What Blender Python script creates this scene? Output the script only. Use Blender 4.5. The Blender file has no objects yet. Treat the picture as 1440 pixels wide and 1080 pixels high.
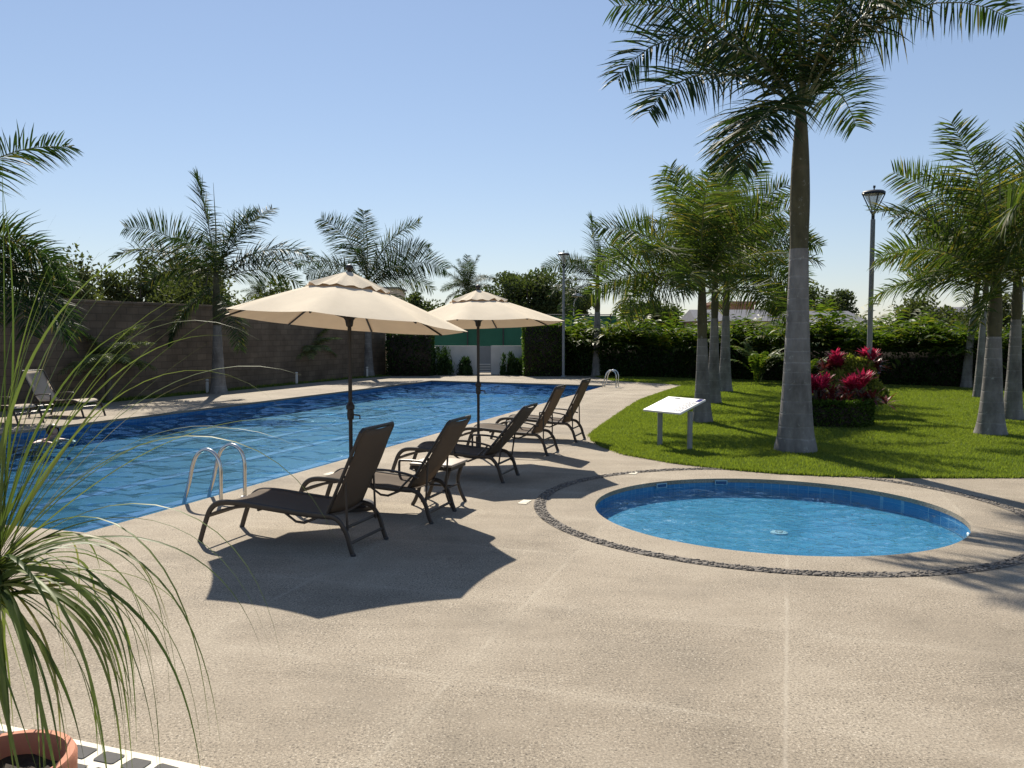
import bpy, bmesh, math, random
import numpy as np
from math import radians as R, sin, cos, pi
from mathutils import Vector, Matrix, noise
from mathutils.geometry import delaunay_2d_cdt

# ------------------------------------------------------------------ camera, world, sun, exposure
scn = bpy.context.scene
COL = scn.collection
cam = bpy.data.cameras.new('camera'); cam.lens = 29.1; cam.sensor_width = 36; cam.clip_end = 3000; cam.clip_start = .05
camo = bpy.data.objects.new('camera', cam); COL.objects.link(camo)
camo.location = (0, 0, 1.87); camo.rotation_euler = (R(90-3.54), 0, 0)
scn.camera = camo
SUN_EL, SUN_AZ = 43.0, 14.5            # azimuth measured left of the viewing direction
world = bpy.data.worlds.new('World'); scn.world = world; world.use_nodes = True
wn = world.node_tree.nodes; wl = world.node_tree.links
bg = wn['Background']; sky = wn.new('ShaderNodeTexSky'); sky.sky_type = 'NISHITA'
sky.sun_disc = False; sky.sun_elevation = R(SUN_EL); sky.sun_rotation = R(-SUN_AZ)
sky.altitude = 0; sky.air_density = 1.15; sky.dust_density = .05; sky.ozone_density = 2.0
gam = wn.new('ShaderNodeGamma'); gam.inputs[1].default_value = .7; wl.new(sky.outputs[0], gam.inputs[0])
tnt = wn.new('ShaderNodeMix'); tnt.data_type = 'RGBA'; tnt.blend_type = 'MULTIPLY'; tnt.inputs[0].default_value = 1
tnt.inputs[7].default_value = (1.56, 1.62, 1.84, 1); wl.new(gam.outputs[0], tnt.inputs[6])
wl.new(tnt.outputs[2], bg.inputs['Color']); bg.inputs['Strength'].default_value = .066
sun = bpy.data.lights.new('sun', 'SUN'); sun.energy = 5.0; sun.angle = R(.53); sun.color = (1, .92, .79)
suno = bpy.data.objects.new('sun', sun); COL.objects.link(suno)
sd = Vector((-sin(R(SUN_AZ))*cos(R(SUN_EL)), cos(R(SUN_AZ))*cos(R(SUN_EL)), sin(R(SUN_EL))))
suno.rotation_euler = sd.to_track_quat('Z', 'Y').to_euler()
scn.view_settings.view_transform = 'Standard'; scn.view_settings.look = 'None'
scn.view_settings.exposure = 0.65; scn.view_settings.gamma = 1
scn.cycles.max_bounces = 8; scn.cycles.transparent_max_bounces = 16
scn.cycles.sample_clamp_indirect = 4; scn.cycles.sample_clamp_direct = 4
scn.cycles.caustics_reflective = False; scn.cycles.caustics_refractive = False
rng = np.random.default_rng(7); random.seed(7)

# ------------------------------------------------------------------ helpers
def tag(o, label=None, cat=None, group=None, kind=None):
    if label: o['label'] = label
    if cat: o['category'] = cat
    if group: o['group'] = group
    if kind: o['kind'] = kind
    return o
def empty(name, loc, label, cat, group=None, rz=0, scale=1):
    o = bpy.data.objects.new(name, None); COL.objects.link(o); o.empty_display_size = .1
    o.location = loc; o.rotation_euler = (0, 0, rz); o.scale = (scale,)*3
    return tag(o, label, cat, group)
def link(name, me, parent=None, loc=(0, 0, 0), rot=(0, 0, 0), scale=(1, 1, 1)):
    o = bpy.data.objects.new(name, me); COL.objects.link(o)
    o.location = loc; o.rotation_euler = rot; o.scale = scale
    if parent: o.parent = parent
    return o
def copy_tree(o, parent=None):
    c = o.copy(); COL.objects.link(c)
    if parent: c.parent = parent
    for ch in list(o.children): copy_tree(ch, c)
    return c
def npmesh(name, V, F, mat, smooth=False):
    """mesh from arrays: V (n,3), F (m,k)"""
    V = np.asarray(V, dtype=np.float32); F = np.asarray(F, dtype=np.int32)
    me = bpy.data.meshes.new(name)
    me.vertices.add(len(V)); me.vertices.foreach_set('co', V.ravel())
    k = F.shape[1]
    me.loops.add(F.size); me.loops.foreach_set('vertex_index', F.ravel())
    me.polygons.add(len(F)); me.polygons.foreach_set('loop_start', np.arange(0, F.size, k, dtype=np.int32))
    if smooth: me.polygons.foreach_set('use_smooth', np.ones(len(F), dtype=bool))
    me.update(calc_edges=True); me.validate()
    for m in (mat if isinstance(mat, (list, tuple)) else [mat]): me.materials.append(m)
    return me
class MB:
    def __init__(s): s.v = []; s.f = []; s.m = []; s.mi = 0
    def add(s, vs, fs):
        b = len(s.v); s.v += [tuple(v) for v in vs]
        for f in fs: s.f.append(tuple(i+b for i in f)); s.m.append(s.mi)
    def box(s, c, size, M=None, bev=0):
        x, y, z = (d/2 for d in size)
        if bev <= 0:
            vs = [Vector((sx*x, sy*y, sz*z)) for sz in (-1, 1) for sy in (-1, 1) for sx in (-1, 1)]
            fs = [(0, 2, 3, 1), (4, 5, 7, 6), (0, 1, 5, 4), (2, 6, 7, 3), (0, 4, 6, 2), (1, 3, 7, 5)]
        else:
            bm = bmesh.new(); bmesh.ops.create_cube(bm, size=1)
            for v in bm.verts: v.co = Vector((v.co.x*2*x, v.co.y*2*y, v.co.z*2*z))
            bmesh.ops.bevel(bm, geom=bm.edges[:], offset=bev, segments=2, affect='EDGES', profile=.5)
            bm.verts.index_update(); vs = [v.co.copy() for v in bm.verts]; fs = [[v.index for v in f.verts] for f in bm.faces]; bm.free()
        c = Vector(c)
        s.add([(M @ v if M else v)+c for v in vs], fs)
    def tube(s, pts, rad, n=8, cap=True, flat=1.0, up=None):
        pts = [Vector(p) for p in pts]; k = len(pts)
        if not isinstance(rad, (list, tuple, np.ndarray)): rad = [rad]*k
        vs = []; fs = []; prev = None
        for i, p in enumerate(pts):
            t = (pts[min(i+1, k-1)]-pts[max(i-1, 0)]).normalized()
            if prev is None:
                a = Vector(up) if up else (Vector((0, 0, 1)) if abs(t.z) < .9 else Vector((1, 0, 0)))
            else: a = prev
            a = (a-t*a.dot(t)).normalized(); prev = a; b = t.cross(a)
            for j in range(n):
                w = 2*pi*j/n; vs.append(p+(a*cos(w)+b*sin(w)*flat)*rad[i])
        for i in range(k-1):
            for j in range(n):
                j2 = (j+1) % n; fs.append((i*n+j, i*n+j2, (i+1)*n+j2, (i+1)*n+j))
        if cap: fs.append(tuple(range(n))[::-1]); fs.append(tuple(range((k-1)*n, k*n)))
        s.add(vs, fs)
    def lathe(s, prof, n=32, c=(0, 0, 0), close=False):
        vs = []; fs = []; k = len(prof); c = Vector(c)
        for r, z in prof:
            for j in range(n): w = 2*pi*j/n; vs.append(c+Vector((r*cos(w), r*sin(w), z)))
        for i in range(k-1):
            for j in range(n):
                j2 = (j+1) % n; fs.append((i*n+j, i*n+j2, (i+1)*n+j2, (i+1)*n+j))
        s.add(vs, fs)
    def sphere(s, c, r, n=12, sc=(1, 1, 1)):
        c = Vector(c); vs = []; fs = []; m = n//2
        for i in range(m+1):
            a = pi*i/m
            for j in range(n): w = 2*pi*j/n; vs.append(c+Vector((r*sc[0]*sin(a)*cos(w), r*sc[1]*sin(a)*sin(w), r*sc[2]*cos(a))))
        for i in range(m):
            for j in range(n): j2 = (j+1) % n; fs.append((i*n+j, (i+1)*n+j, (i+1)*n+j2, i*n+j2))
        s.add(vs, fs)
    def mesh(s, name, mats, smooth=True, ang=40):
        me = bpy.data.meshes.new(name); me.from_pydata(s.v, [], s.f); me.update()
        for m in (mats if isinstance(mats, (list, tuple)) else [mats]): me.materials.append(m)
        me.polygons.foreach_set('material_index', s.m)
        if smooth:
            bm = bmesh.new(); bm.from_mesh(me)
            bmesh.ops.remove_doubles(bm, verts=bm.verts, dist=1e-5)
            for f in bm.faces: f.smooth = True
            for e in bm.edges:
                if len(e.link_faces) == 2 and e.calc_face_angle(0) > R(ang): e.smooth = False
            bm.to_mesh(me); bm.free()
        return me
    def build(s, name, mats, parent=None, smooth=True, **k):
        return link(name, s.mesh(name, mats, smooth), parent, **k)
def sm(pts, n=6):
    """Catmull-Rom through pts"""
    pts = [Vector(p) for p in pts]; out = []
    for i in range(len(pts)-1):
        p0, p1, p2, p3 = pts[max(i-1, 0)], pts[i], pts[i+1], pts[min(i+2, len(pts)-1)]
        for j in range(n):
            t = j/n
            out.append(.5*((2*p1)+(p2-p0)*t+(2*p0-5*p1+4*p2-p3)*t*t+(3*p1-p0-3*p2+p3)*t**3))
    out.append(pts[-1]); return out
def inside(poly, X, Y):
    res = np.zeros(len(X), bool); n = len(poly)
    for i in range(n):
        x1, y1 = poly[i][:2]; x2, y2 = poly[(i+1) % n][:2]
        c = ((y1 > Y) != (y2 > Y)) & (X < (x2-x1)*(Y-y1)/((y2-y1) if y2 != y1 else 1e-9)+x1)
        res ^= c
    return res
def sheet(name, outer, holes, z, mat, skirt=0):
    """flat polygon with holes, optional skirt of depth skirt round every edge"""
    pts = []; edges = []; loops = [outer]+holes
    for lp in loops:
        b = len(pts); pts += [Vector(p[:2]) for p in lp]; n = len(lp); edges += [(b+i, b+(i+1) % n) for i in range(n)]
    v, e, f, *_ = delaunay_2d_cdt(pts, edges, [], 0, 1e-5)
    mb = MB(); cx = np.array([sum(v[i].x for i in t)/3 for t in f]); cy = np.array([sum(v[i].y for i in t)/3 for t in f])
    keep = inside(outer, cx, cy)
    for h in holes: keep &= ~inside(h, cx, cy)
    mb.add([(p.x, p.y, z) for p in v], [t for t, k in zip(f, keep) if k])
    if skirt:
        for lp in loops:
            n = len(lp); vs = [(p[0], p[1], z) for p in lp]+[(p[0], p[1], z-skirt) for p in lp]
            mb.add(vs, [(i, (i+1) % n, n+(i+1) % n, n+i) for i in range(n)])
    me = mb.mesh(name, mat, smooth=False)
    bm = bmesh.new(); bm.from_mesh(me); bmesh.ops.remove_doubles(bm, verts=bm.verts, dist=1e-5)
    for fc in bm.faces:
        if abs(fc.normal.z) > .9 and fc.normal.z < 0: fc.normal_flip()
    bm.to_mesh(me); bm.free()
    return link(name, me)

# ------------------------------------------------------------------ materials
class NT:
    def __init__(s, name):
        s.m = bpy.data.materials.new(name); s.m.use_nodes = True; s.t = s.m.node_tree; s.n = s.t.nodes; s.l = s.t.links
        s.p = s.n['Principled BSDF']; s.out = s.n['Material Output']
        s.tc = s.n.new('ShaderNodeTexCoord')
    def node(s, ty, ins=None, **k):
        n = s.n.new('ShaderNode'+ty)
        for a, v in k.items(): setattr(n, a, v)
        for a, v in (ins or {}).items():
            if hasattr(v, 'is_linked') or hasattr(v, 'links'): s.l.new(v, n.inputs[a])
            else: n.inputs[a].default_value = v
        return n
    def co(s, scale=(1, 1, 1), rot=0, which='Object'):
        return s.node('Mapping', {'Vector': s.tc.outputs[which], 'Scale': scale, 'Rotation': (0, 0, rot)}).outputs[0]
    def noise(s, sc, detail=4, rough=.55, vec=None, dist=0):
        return s.node('TexNoise', {'Vector': vec or s.tc.outputs['Object'], 'Scale': sc, 'Detail': detail, 'Roughness': rough, 'Distortion': dist}).outputs['Fac']
    def ramp(s, fac, stops, interp='LINEAR'):
        n = s.node('ValToRGB', {'Fac': fac}); cr = n.color_ramp; cr.interpolation = interp
        while len(cr.elements) < len(stops): cr.elements.new(.5)
        for e, (p, c) in zip(cr.elements, stops):
            e.position = p; e.color = (c if len(c) == 4 else (*c, 1)) if hasattr(c, '__len__') else (c, c, c, 1)
        return n.outputs[0]
    def mix(s, fac, a, b, mode='MIX'):
        n = s.node('Mix', data_type='RGBA', blend_type=mode)
        for i, v in ((0, fac), (6, a), (7, b)):
            if hasattr(v, 'links'): s.l.new(v, n.inputs[i])
            else: n.inputs[i].default_value = v if not hasattr(v, '__len__') or len(v) == 4 else (*v, 1)
        return n.outputs[2]
    def math(s, op, a, b=0, c=0):
        n = s.node('Math', operation=op)
        for i, v in enumerate((a, b, c)):
            if hasattr(v, 'links'): s.l.new(v, n.inputs[i])
            else: n.inputs[i].default_value = v
        return n.outputs[0]
    def bump(s, h, strength=.3, dist=.01, to=None):
        b = s.node('Bump', {'Height': h, 'Strength': strength, 'Distance': dist}).outputs[0]
        s.l.new(b, (to or s.p).inputs['Normal']); return b
    def set(s, **k):
        for a, v in k.items():
            i = s.p.inputs[{'color': 'Base Color', 'rough': 'Roughness', 'metal': 'Metallic', 'spec': 'Specular IOR Level', 'sheen': 'Sheen Weight', 'coat': 'Coat Weight'}[a]]
            if hasattr(v, 'links'): s.l.new(v, i)
            else: i.default_value = (*v, 1) if hasattr(v, '__len__') and len(v) == 3 else v
        return s
def plain(name, c, rough=.5, metal=0, var=.12, sc=6, spec=.5, bump=0, bsc=60):
    t = NT(name); f = t.noise(sc, 5)
    a = tuple(max(0, x*(1-var)) for x in c); b = tuple(min(1, x*(1+var)) for x in c)
    t.set(color=t.ramp(f, [(.3, a), (.7, b)]), rough=rough, metal=metal, spec=spec)
    if bump: t.bump(t.noise(bsc, 3), bump, .005)
    return t.m
def leafmat(name, c1, c2, trans=.35, rough=.4, tc=None, spec=.2, dry=None):
    t = NT(name)
    rnd = t.node('NewGeometry').outputs['Random Per Island']
    c = t.ramp(rnd, [(0, c1), (.85 if dry else 1, c2)]+([(1, dry)] if dry else []))
    t.set(color=c, rough=rough, spec=spec)
    tr = t.node('BsdfTranslucent')
    t.l.new(t.mix(1, c, (*(tc or (1.5, 1.6, .6)), 1), 'MULTIPLY'), tr.inputs['Color'])
    mx = t.node('MixShader', {'Fac': trans}); t.l.new(t.p.outputs[0], mx.inputs[1]); t.l.new(tr.outputs[0], mx.inputs[2])
    t.l.new(mx.outputs[0], t.out.inputs[0]); return t.m

PA = R(18.5)                                     # pool direction: U to the right along its end, V away along its side
U = Vector((cos(PA), -sin(PA), 0)); V = Vector((sin(PA), cos(PA), 0))

def m_concrete():
    t = NT('exposed_aggregate_concrete')
    co = t.co(rot=PA)                            # pool-aligned coordinates
    sp = t.node('SeparateXYZ', {0: co}); u, v = sp.outputs[0], sp.outputs[1]
    wob = t.math('MULTIPLY', t.math('SUBTRACT', t.noise(7, 5), .5), .03)
    def joints(x, off, step, w):
        k = t.math('DIVIDE', t.math('ADD', t.math('SUBTRACT', x, off), wob), step)
        d = t.math('MULTIPLY', t.math('ABSOLUTE', t.math('SUBTRACT', t.math('FRACT', t.math('ADD', k, .5)), .5)), step)
        n = t.node('MapRange', {0: d, 1: 0, 2: w, 3: 1, 4: 0}); return n.outputs[0], t.math('FLOOR', k)
    ju, iu = joints(u, .02, 1.71, .022); jv, iv = joints(v, 4.06, 1.32, .018)
    jn = t.math('MULTIPLY', t.math('MAXIMUM', ju, t.math('MULTIPLY', jv, .8)), t.ramp(t.noise(2.2, 5), [(.42, .0), (.60, 1)]))
    cell = t.node('TexWhiteNoise', {'Vector': t.node('CombineXYZ', {0: iu, 1: iv}).outputs[0]}).outputs[0]
    big = t.ramp(t.noise(.8, 8, .66), [(.32, (.18, .155, .123)), (.5, (.30, .257, .203)), (.67, (.39, .343, .28))])
    pan = t.mix(.3, big, t.ramp(cell, [(0, (.205, .177, .14)), (1, (.37, .328, .27))]))
    streak = t.noise(1.6, 6, .65, t.co((.6, 4, 1), PA)); pan = t.mix(.2, pan, t.ramp(streak, [(.33, (.19, .163, .13)), (.68, (.385, .34, .278))]))
    band, _ = joints(u, .02, 1.71, .26); band2, _ = joints(v, 4.06, 1.32, .16)
    bnd = t.math('MULTIPLY', t.math('MAXIMUM', band, band2), t.ramp(t.noise(1.4, 5), [(.38, 0), (.62, .36)]))
    pan = t.mix(bnd, pan, (.42, .375, .31))
    # exposed grit: strong where the surface is worn, faint where the cement skin is left
    worn = t.ramp(t.noise(1.1, 6, .6), [(.34, .5), (.58, 1)])
    g1 = t.ramp(t.noise(75, 5, .85), [(.36, .3), (.5, 1.0), (.64, 1.7)])
    g2 = t.ramp(t.noise(320, 2, .6), [(.3, .6), (.7, 1.35)])
    v1 = t.node('TexVoronoi', {'Vector': t.tc.outputs['Object'], 'Scale': 70.0})
    v2 = t.node('TexVoronoi', {'Vector': t.tc.outputs['Object'], 'Scale': 48.0})
    dark = t.math('MULTIPLY', t.ramp(v2.outputs['Color'], [(.30, 1), (.36, 0)]), t.ramp(v2.outputs['Distance'], [(.22, 1), (.34, 0)]))
    lite = t.math('MULTIPLY', t.ramp(v1.outputs['Color'], [(.70, 0), (.76, 1)]), t.ramp(v1.outputs['Distance'], [(.25, 1), (.4, 0)]))
    c = t.mix(worn, pan, t.mix(1, t.mix(1, pan, g1, 'MULTIPLY'), g2, 'MULTIPLY'))
    c = t.mix(t.math('MULTIPLY', t.math('MULTIPLY', dark, worn), .75), c, (.07, .06, .05))
    c = t.mix(t.math('MULTIPLY', t.math('MULTIPLY', lite, worn), .6), c, (.62, .57, .49))
    c = t.mix(t.math('MULTIPLY', jn, .42), c, (.44, .40, .335)); line = t.node('MapRange', {0: t.math('ABSOLUTE', t.math('ADD', t.math('SUBTRACT', u, .02), t.math('MULTIPLY', wob, .3))), 1: .004, 2: .014, 3: .3, 4: 0}).outputs[0]; line = t.math('MULTIPLY', line, t.math('LESS_THAN', v, 6.05))
    c = t.mix(line, c, (.45, .41, .35)); c = t.mix(1, c, (.94, .912, .86), 'MULTIPLY')
    spot = t.ramp(t.noise(4.5, 4, .65), [(.66, 1), (.75, .74)]); c = t.mix(1, c, spot, 'MULTIPLY')
    t.set(color=c, rough=.85, spec=.25)
    t.bump(t.math('ADD', t.noise(150, 3, .7), t.math('MULTIPLY', t.noise(30, 4), .5)), .35, .004)
    return t.m
def m_tile(name, c1, c2, grout, size=.025, rough=.25):
    t = NT(name); co = t.co(rot=PA)
    b = t.node('TexBrick', {'Vector': co, 'Color1': (*c1, 1), 'Color2': (*c2, 1), 'Mortar': (*grout, 1), 'Scale': 1/size/2, 'Mortar Size': .02, 'Brick Width': 1.0, 'Row Height': 1.0}, offset=0)
    c = t.mix(.5, b.outputs[0], t.ramp(t.noise(1.3, 4), [(.3, c1), (.7, c2)]))
    t.set(color=c, rough=rough); return t.m
def m_wallband(name, c1, c2, grout, size):
    """mosaic on vertical walls: uses height and the distance round"""
    t = NT(name)
    sp = t.node('SeparateXYZ', {0: t.co(rot=PA)})
    along = t.math('ADD', sp.outputs[0], sp.outputs[1])
    vec = t.node('CombineXYZ', {0: along, 1: sp.outputs[2]}).outputs[0]
    b = t.node('TexBrick', {'Vector': vec, 'Color1': (*c1, 1), 'Color2': (*c2, 1), 'Mortar': (*grout, 1), 'Scale': 1/size/2, 'Mortar Size': .03, 'Brick Width': 1.0, 'Row Height': 1.0}, offset=0)
    t.set(color=b.outputs[0], rough=.2); return t.m
def m_water(name, tint, sc, st, gt=(.5, .72, .92), n0=1.25):
    t = NT(name); t.n.remove(t.p)
    tr = t.node('BsdfTransparent', {'Color': (*tint, 1)}); gl = t.node('BsdfGlossy', {'Roughness': .008, 'Color': (*gt, 1)})
    h = t.math('ADD', t.noise(sc, 3, .5, t.co((1, 1, 1), PA), .4), t.math('MULTIPLY', t.noise(sc*3.1, 2), .3))
    b = t.node('Bump', {'Height': h, 'Strength': st, 'Distance': .05}).outputs[0]
    bf = t.node('NewGeometry').outputs['Backfacing']
    ior = t.node('MapRange', {0: bf, 1: 0, 2: 1, 3: n0, 4: 1/n0}).outputs[0]     # the node inverts it for the lower face
    fr = t.node('Fresnel', {'IOR': ior, 'Normal': b}); t.l.new(b, gl.inputs['Normal'])
    mx = t.node('MixShader', {0: fr.outputs[0]}); t.l.new(tr.outputs[0], mx.inputs[1]); t.l.new(gl.outputs[0], mx.inputs[2])
    t.l.new(mx.outputs[0], t.out.inputs[0]); return t.m
def m_block():
    t = NT('block_wall')
    sp = t.node('SeparateXYZ', {0: t.tc.outputs['Object']}); vec = t.node('CombineXYZ', {0: sp.outputs[0], 1: sp.outputs[2]}).outputs[0]
    b = t.node('TexBrick', {'Vector': vec, 'Color1': (.205, .152, .105, 1), 'Color2': (.16, .12, .084, 1), 'Mortar': (.125, .095, .068, 1), 'Scale': 1, 'Mortar Size': .012, 'Brick Width': .42, 'Row Height': .2})
    st = t.ramp(t.noise(1.1, 6, .65), [(.25, .55), (.7, 1.25)]); c = t.mix(1, b.outputs[0], st, 'MULTIPLY')
    t.set(color=c, rough=.9, spec=.2); t.bump(t.math('ADD', b.outputs['Fac'], t.noise(30, 4)), -.4, .01); return t.m
def m_trunk(name, c1, c2, ringc, sc):
    t = NT(name); sp = t.node('SeparateXYZ', {0: t.tc.outputs['Object']})
    z = t.math('ADD', sp.outputs[2], t.math('ADD', t.math('MULTIPLY', t.noise(2.2, 4, .6), .09), t.math('MULTIPLY', t.noise(1.3, 2, .5, t.co((.05, .05, 1))), .5)))
    fr = t.math('FRACT', t.math('MULTIPLY', z, sc))
    rf = t.node('MapRange', {0: t.math('ABSOLUTE', t.math('SUBTRACT', fr, .5)), 1: .0, 2: .09, 3: 1, 4: 0}).outputs[0]
    c = t.ramp(t.noise(7, 6, .65, t.co((1, 1, .35))), [(.28, c1), (.72, c2)])
    c = t.mix(t.math('MULTIPLY', rf, t.ramp(t.noise(3.5, 5, .65), [(.38, .05), (.62, .85)])), c, ringc)
    c = t.mix(1, c, t.ramp(t.noise(2.1, 7, .68, t.co((1, 1, .6))), [(.3, .55), (.5, .95), (.7, 1.22)]), 'MULTIPLY')
    c = t.mix(t.ramp(t.noise(9, 4, .7), [(.62, 0), (.70, .5)]), c, (.42, .43, .38))
    t.set(color=c, rough=.85, spec=.25); t.bump(t.math('ADD', t.math('MULTIPLY', rf, -.7), t.noise(22, 5, .6, t.co((1, 1, .3)))), .5, .012); return t.m
def m_fabric(name, c, trans, tcol):
    t = NT(name); w = t.node('TexWave', {'Vector': t.tc.outputs['Object'], 'Scale': 180, 'Distortion': 1}).outputs['Fac']
    col = t.mix(1, c, t.ramp(t.noise(3, 5), [(.3, .9), (.7, 1.06)]), 'MULTIPLY')
    t.set(color=col, rough=.85, spec=.2); t.bump(w, .12, .002)
    tr = t.node('BsdfTranslucent', {'Color': (*tcol, 1)}); mx = t.node('MixShader', {0: trans})
    t.l.new(t.p.outputs[0], mx.inputs[1]); t.l.new(tr.outputs[0], mx.inputs[2]); t.l.new(mx.outputs[0], t.out.inputs[0]); return t.m
def m_grassbase():
    t = NT('turf'); c = t.ramp(t.noise(3, 6), [(.3, (.035, .07, .012)), (.7, (.07, .13, .02))]); t.set(color=c, rough=.95, spec=.1)
    t.bump(t.noise(60, 4), .8, .03); return t.m

M = {}
M['concrete'] = m_concrete()
M['ground'] = plain('dry_soil', (.22, .18, .12), .95, var=.3, sc=.5)
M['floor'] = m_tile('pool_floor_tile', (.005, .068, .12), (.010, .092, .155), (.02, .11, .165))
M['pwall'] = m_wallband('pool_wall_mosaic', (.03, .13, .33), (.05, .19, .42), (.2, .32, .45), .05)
M['kfloor'] = m_tile('wading_floor_tile', (.045, .21, .35), (.08, .28, .42), (.14, .34, .46))
M['kwall'] = m_wallband('wading_wall_mosaic', (.035, .17, .36), (.06, .24, .45), (.2, .36, .5), .05)
M['lane'] = plain('lane_tile', (.015, .07, .2), .3)
M['water'] = m_water('pool_water', (.66, .89, .97), 5, .22, (.44, .68, .90), 1.33)
M['kwater'] = m_water('wading_water', (.82, .94, .98), 13, .8, (.6, .8, .95), 1.3)
M['block'] = m_block()
M['trunk'] = m_trunk('royal_palm_bark', (.145, .135, .125), (.25, .238, .225), (.31, .30, .285), 5.0)
M['shaft'] = m_trunk('crownshaft', (.062, .058, .034), (.115, .105, .06), (.12, .10, .065), 1.6)
M['frond'] = leafmat('palm_leaflets', (.016, .034, .014), (.042, .074, .026), .3, .55, spec=.12, dry=(.14, .11, .04))
M['frond_y'] = leafmat('young_palm_leaflets', (.032, .058, .016), (.078, .112, .03), .42, .55, spec=.14, tc=(1.55, 1.6, .6), dry=(.2, .16, .05))
M['rachis'] = plain('palm_rachis', (.12, .13, .05), .5)
M['areca'] = leafmat('areca_leaflets', (.022, .05, .010), (.095, .135, .024), .42, .5, spec=.2, dry=(.16, .14, .04))
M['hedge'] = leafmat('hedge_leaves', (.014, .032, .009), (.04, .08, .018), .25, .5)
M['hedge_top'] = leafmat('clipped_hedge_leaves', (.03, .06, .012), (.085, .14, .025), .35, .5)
M['tree'] = leafmat('far_tree_leaves', (.034, .050, .022), (.085, .108, .045), .3, .7, spec=.15)
M['tree2'] = leafmat('olive_tree_leaves', (.04, .052, .022), (.105, .122, .05), .3, .7, spec=.15)
M['bark'] = plain('tree_bark', (.12, .10, .08), .9, var=.3)
M['ponytail'] = leafmat('ponytail_leaves', (.055, .088, .025), (.13, .165, .055), .3, .5, spec=.22, tc=(1.3, 1.4, .6), dry=(.22, .2, .09))
M['cordyline'] = leafmat('red_cordyline', (.27, .016, .055), (.54, .045, .13), .42, .45, tc=(1.35, 1, 1.05))
M['cord_low'] = leafmat('dark_cordyline', (.10, .012, .02), (.2, .06, .045), .3, .4, tc=(1.3, .9, .9))
M['croton'] = leafmat('croton_leaves', (.08, .12, .022), (.34, .34, .09), .38, .45)
M['grass'] = leafmat('grass_blades', (.12, .155, .028), (.215, .26, .062), .42, .5, tc=(1.4, 1.5, .5), spec=.25)
def patchy(m):
    nt = m.node_tree; p = nt.nodes['Principled BSDF']; l = p.inputs['Base Color'].links[0]; src = l.from_socket
    tc = nt.nodes.new('ShaderNodeTexCoord'); n = nt.nodes.new('ShaderNodeTexNoise'); n.inputs['Scale'].default_value = .55; n.inputs['Detail'].default_value = 5; nt.links.new(tc.outputs['Object'], n.inputs['Vector'])
    cr = nt.nodes.new('ShaderNodeValToRGB'); cr.color_ramp.elements[0].position = .35; cr.color_ramp.elements[0].color = (.72, .82, .8, 1); cr.color_ramp.elements[1].position = .66; cr.color_ramp.elements[1].color = (1.28, 1.12, 1.05, 1); nt.links.new(n.outputs['Fac'], cr.inputs[0])
    mx = nt.nodes.new('ShaderNodeMix'); mx.data_type = 'RGBA'; mx.blend_type = 'MULTIPLY'; mx.inputs[0].default_value = 1; nt.links.new(src, mx.inputs[6]); nt.links.new(cr.outputs[0], mx.inputs[7]); nt.links.new(mx.outputs[2], p.inputs['Base Color'])
patchy(M['grass'])
M['turf'] = m_grassbase()
M['canopy'] = m_fabric('umbrella_canvas', (.80, .69, .525), .22, (.30, .21, .14))
M['pole'] = plain('bronze_pole', (.028, .022, .018), .45, .3)
M['frame'] = plain('lounger_frame', (.045, .036, .03), .42, .2)
M['sling'] = m_fabric('lounger_sling', (.125, .096, .072), .24, (.38, .29, .2))
M['sling_l'] = m_fabric('pale_lounger_sling', (.52, .45, .37), .2, (.5, .42, .32))
M['tabletop'] = plain('table_slab', (.40, .33, .26), .5)
M['steel'] = plain('stainless_steel', (.62, .62, .6), .22, 1, var=.06)
M['white'] = plain('white_paint', (.76, .75, .73), .6, var=.05)
M['wallwhite'] = plain('white_render', (.62, .6, .56), .85, var=.1, sc=1.5)
M['aqua'] = plain('aqua_plastic', (.34, .5, .56), .4, var=.05)
M['grey'] = plain('grey_post', (.25, .26, .27), .55, var=.06, spec=.3)
M['darkgrey'] = plain('dark_metal', (.03, .033, .038), .45)
M['ink'] = plain('grey_print', (.10, .10, .16), .9, spec=.05); M['ink2'] = plain('pale_print', (.30, .30, .36), .9, spec=.05); M['blue'] = plain('blue_print', (.03, .035, .17), .9, spec=.05)
M['terracotta'] = plain('terracotta', (.50, .205, .125), .8, var=.14, sc=9, bump=.2)
M['soil'] = plain('potting_soil', (.035, .026, .02), .95, var=.4, sc=30, bump=1, bsc=40)
M['cream'] = plain('cream_stucco', (.72, .66, .53), .8, var=.05, bump=.1)
M['inlay'] = plain('slate_inlay', (.05, .048, .047), .8, var=.2, sc=20)
M['pebble'] = leafmat('dark_pebbles', (.07, .06, .05), (.30, .26, .215), 0, .7)
M['mortar'] = plain('pebble_mortar', (.13, .115, .10), .95)
M['screen'] = plain('green_windscreen', (.02, .12, .075), .8, var=.15, sc=.6)
M['roof'] = plain('pale_roof', (.2, .2, .215), 1, spec=.02); M['brickred'] = plain('terracotta_wall', (.32, .17, .12), .85); M['beige'] = plain('beige_wall', (.5, .42, .33), .85)
M['glassdark'] = plain('window_dark', (.03, .035, .045), .15)
M['skin'] = plain('skin', (.5, .29, .2), .5, var=.06); M['hair'] = plain('dark_hair', (.012, .009, .008), .5)
def m_lamp():
    t = NT('lamp_diffuser'); t.set(color=(.72, .68, .62), rough=.25)
    tr = t.node('BsdfTransparent', {'Color': (.9, .9, .88, 1)}); mx = t.node('MixShader', {0: .55}); t.l.new(t.p.outputs[0], mx.inputs[1]); t.l.new(tr.outputs[0], mx.inputs[2]); t.l.new(mx.outputs[0], t.out.inputs[0]); return t.m
M['diffuser'] = m_lamp()

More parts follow.
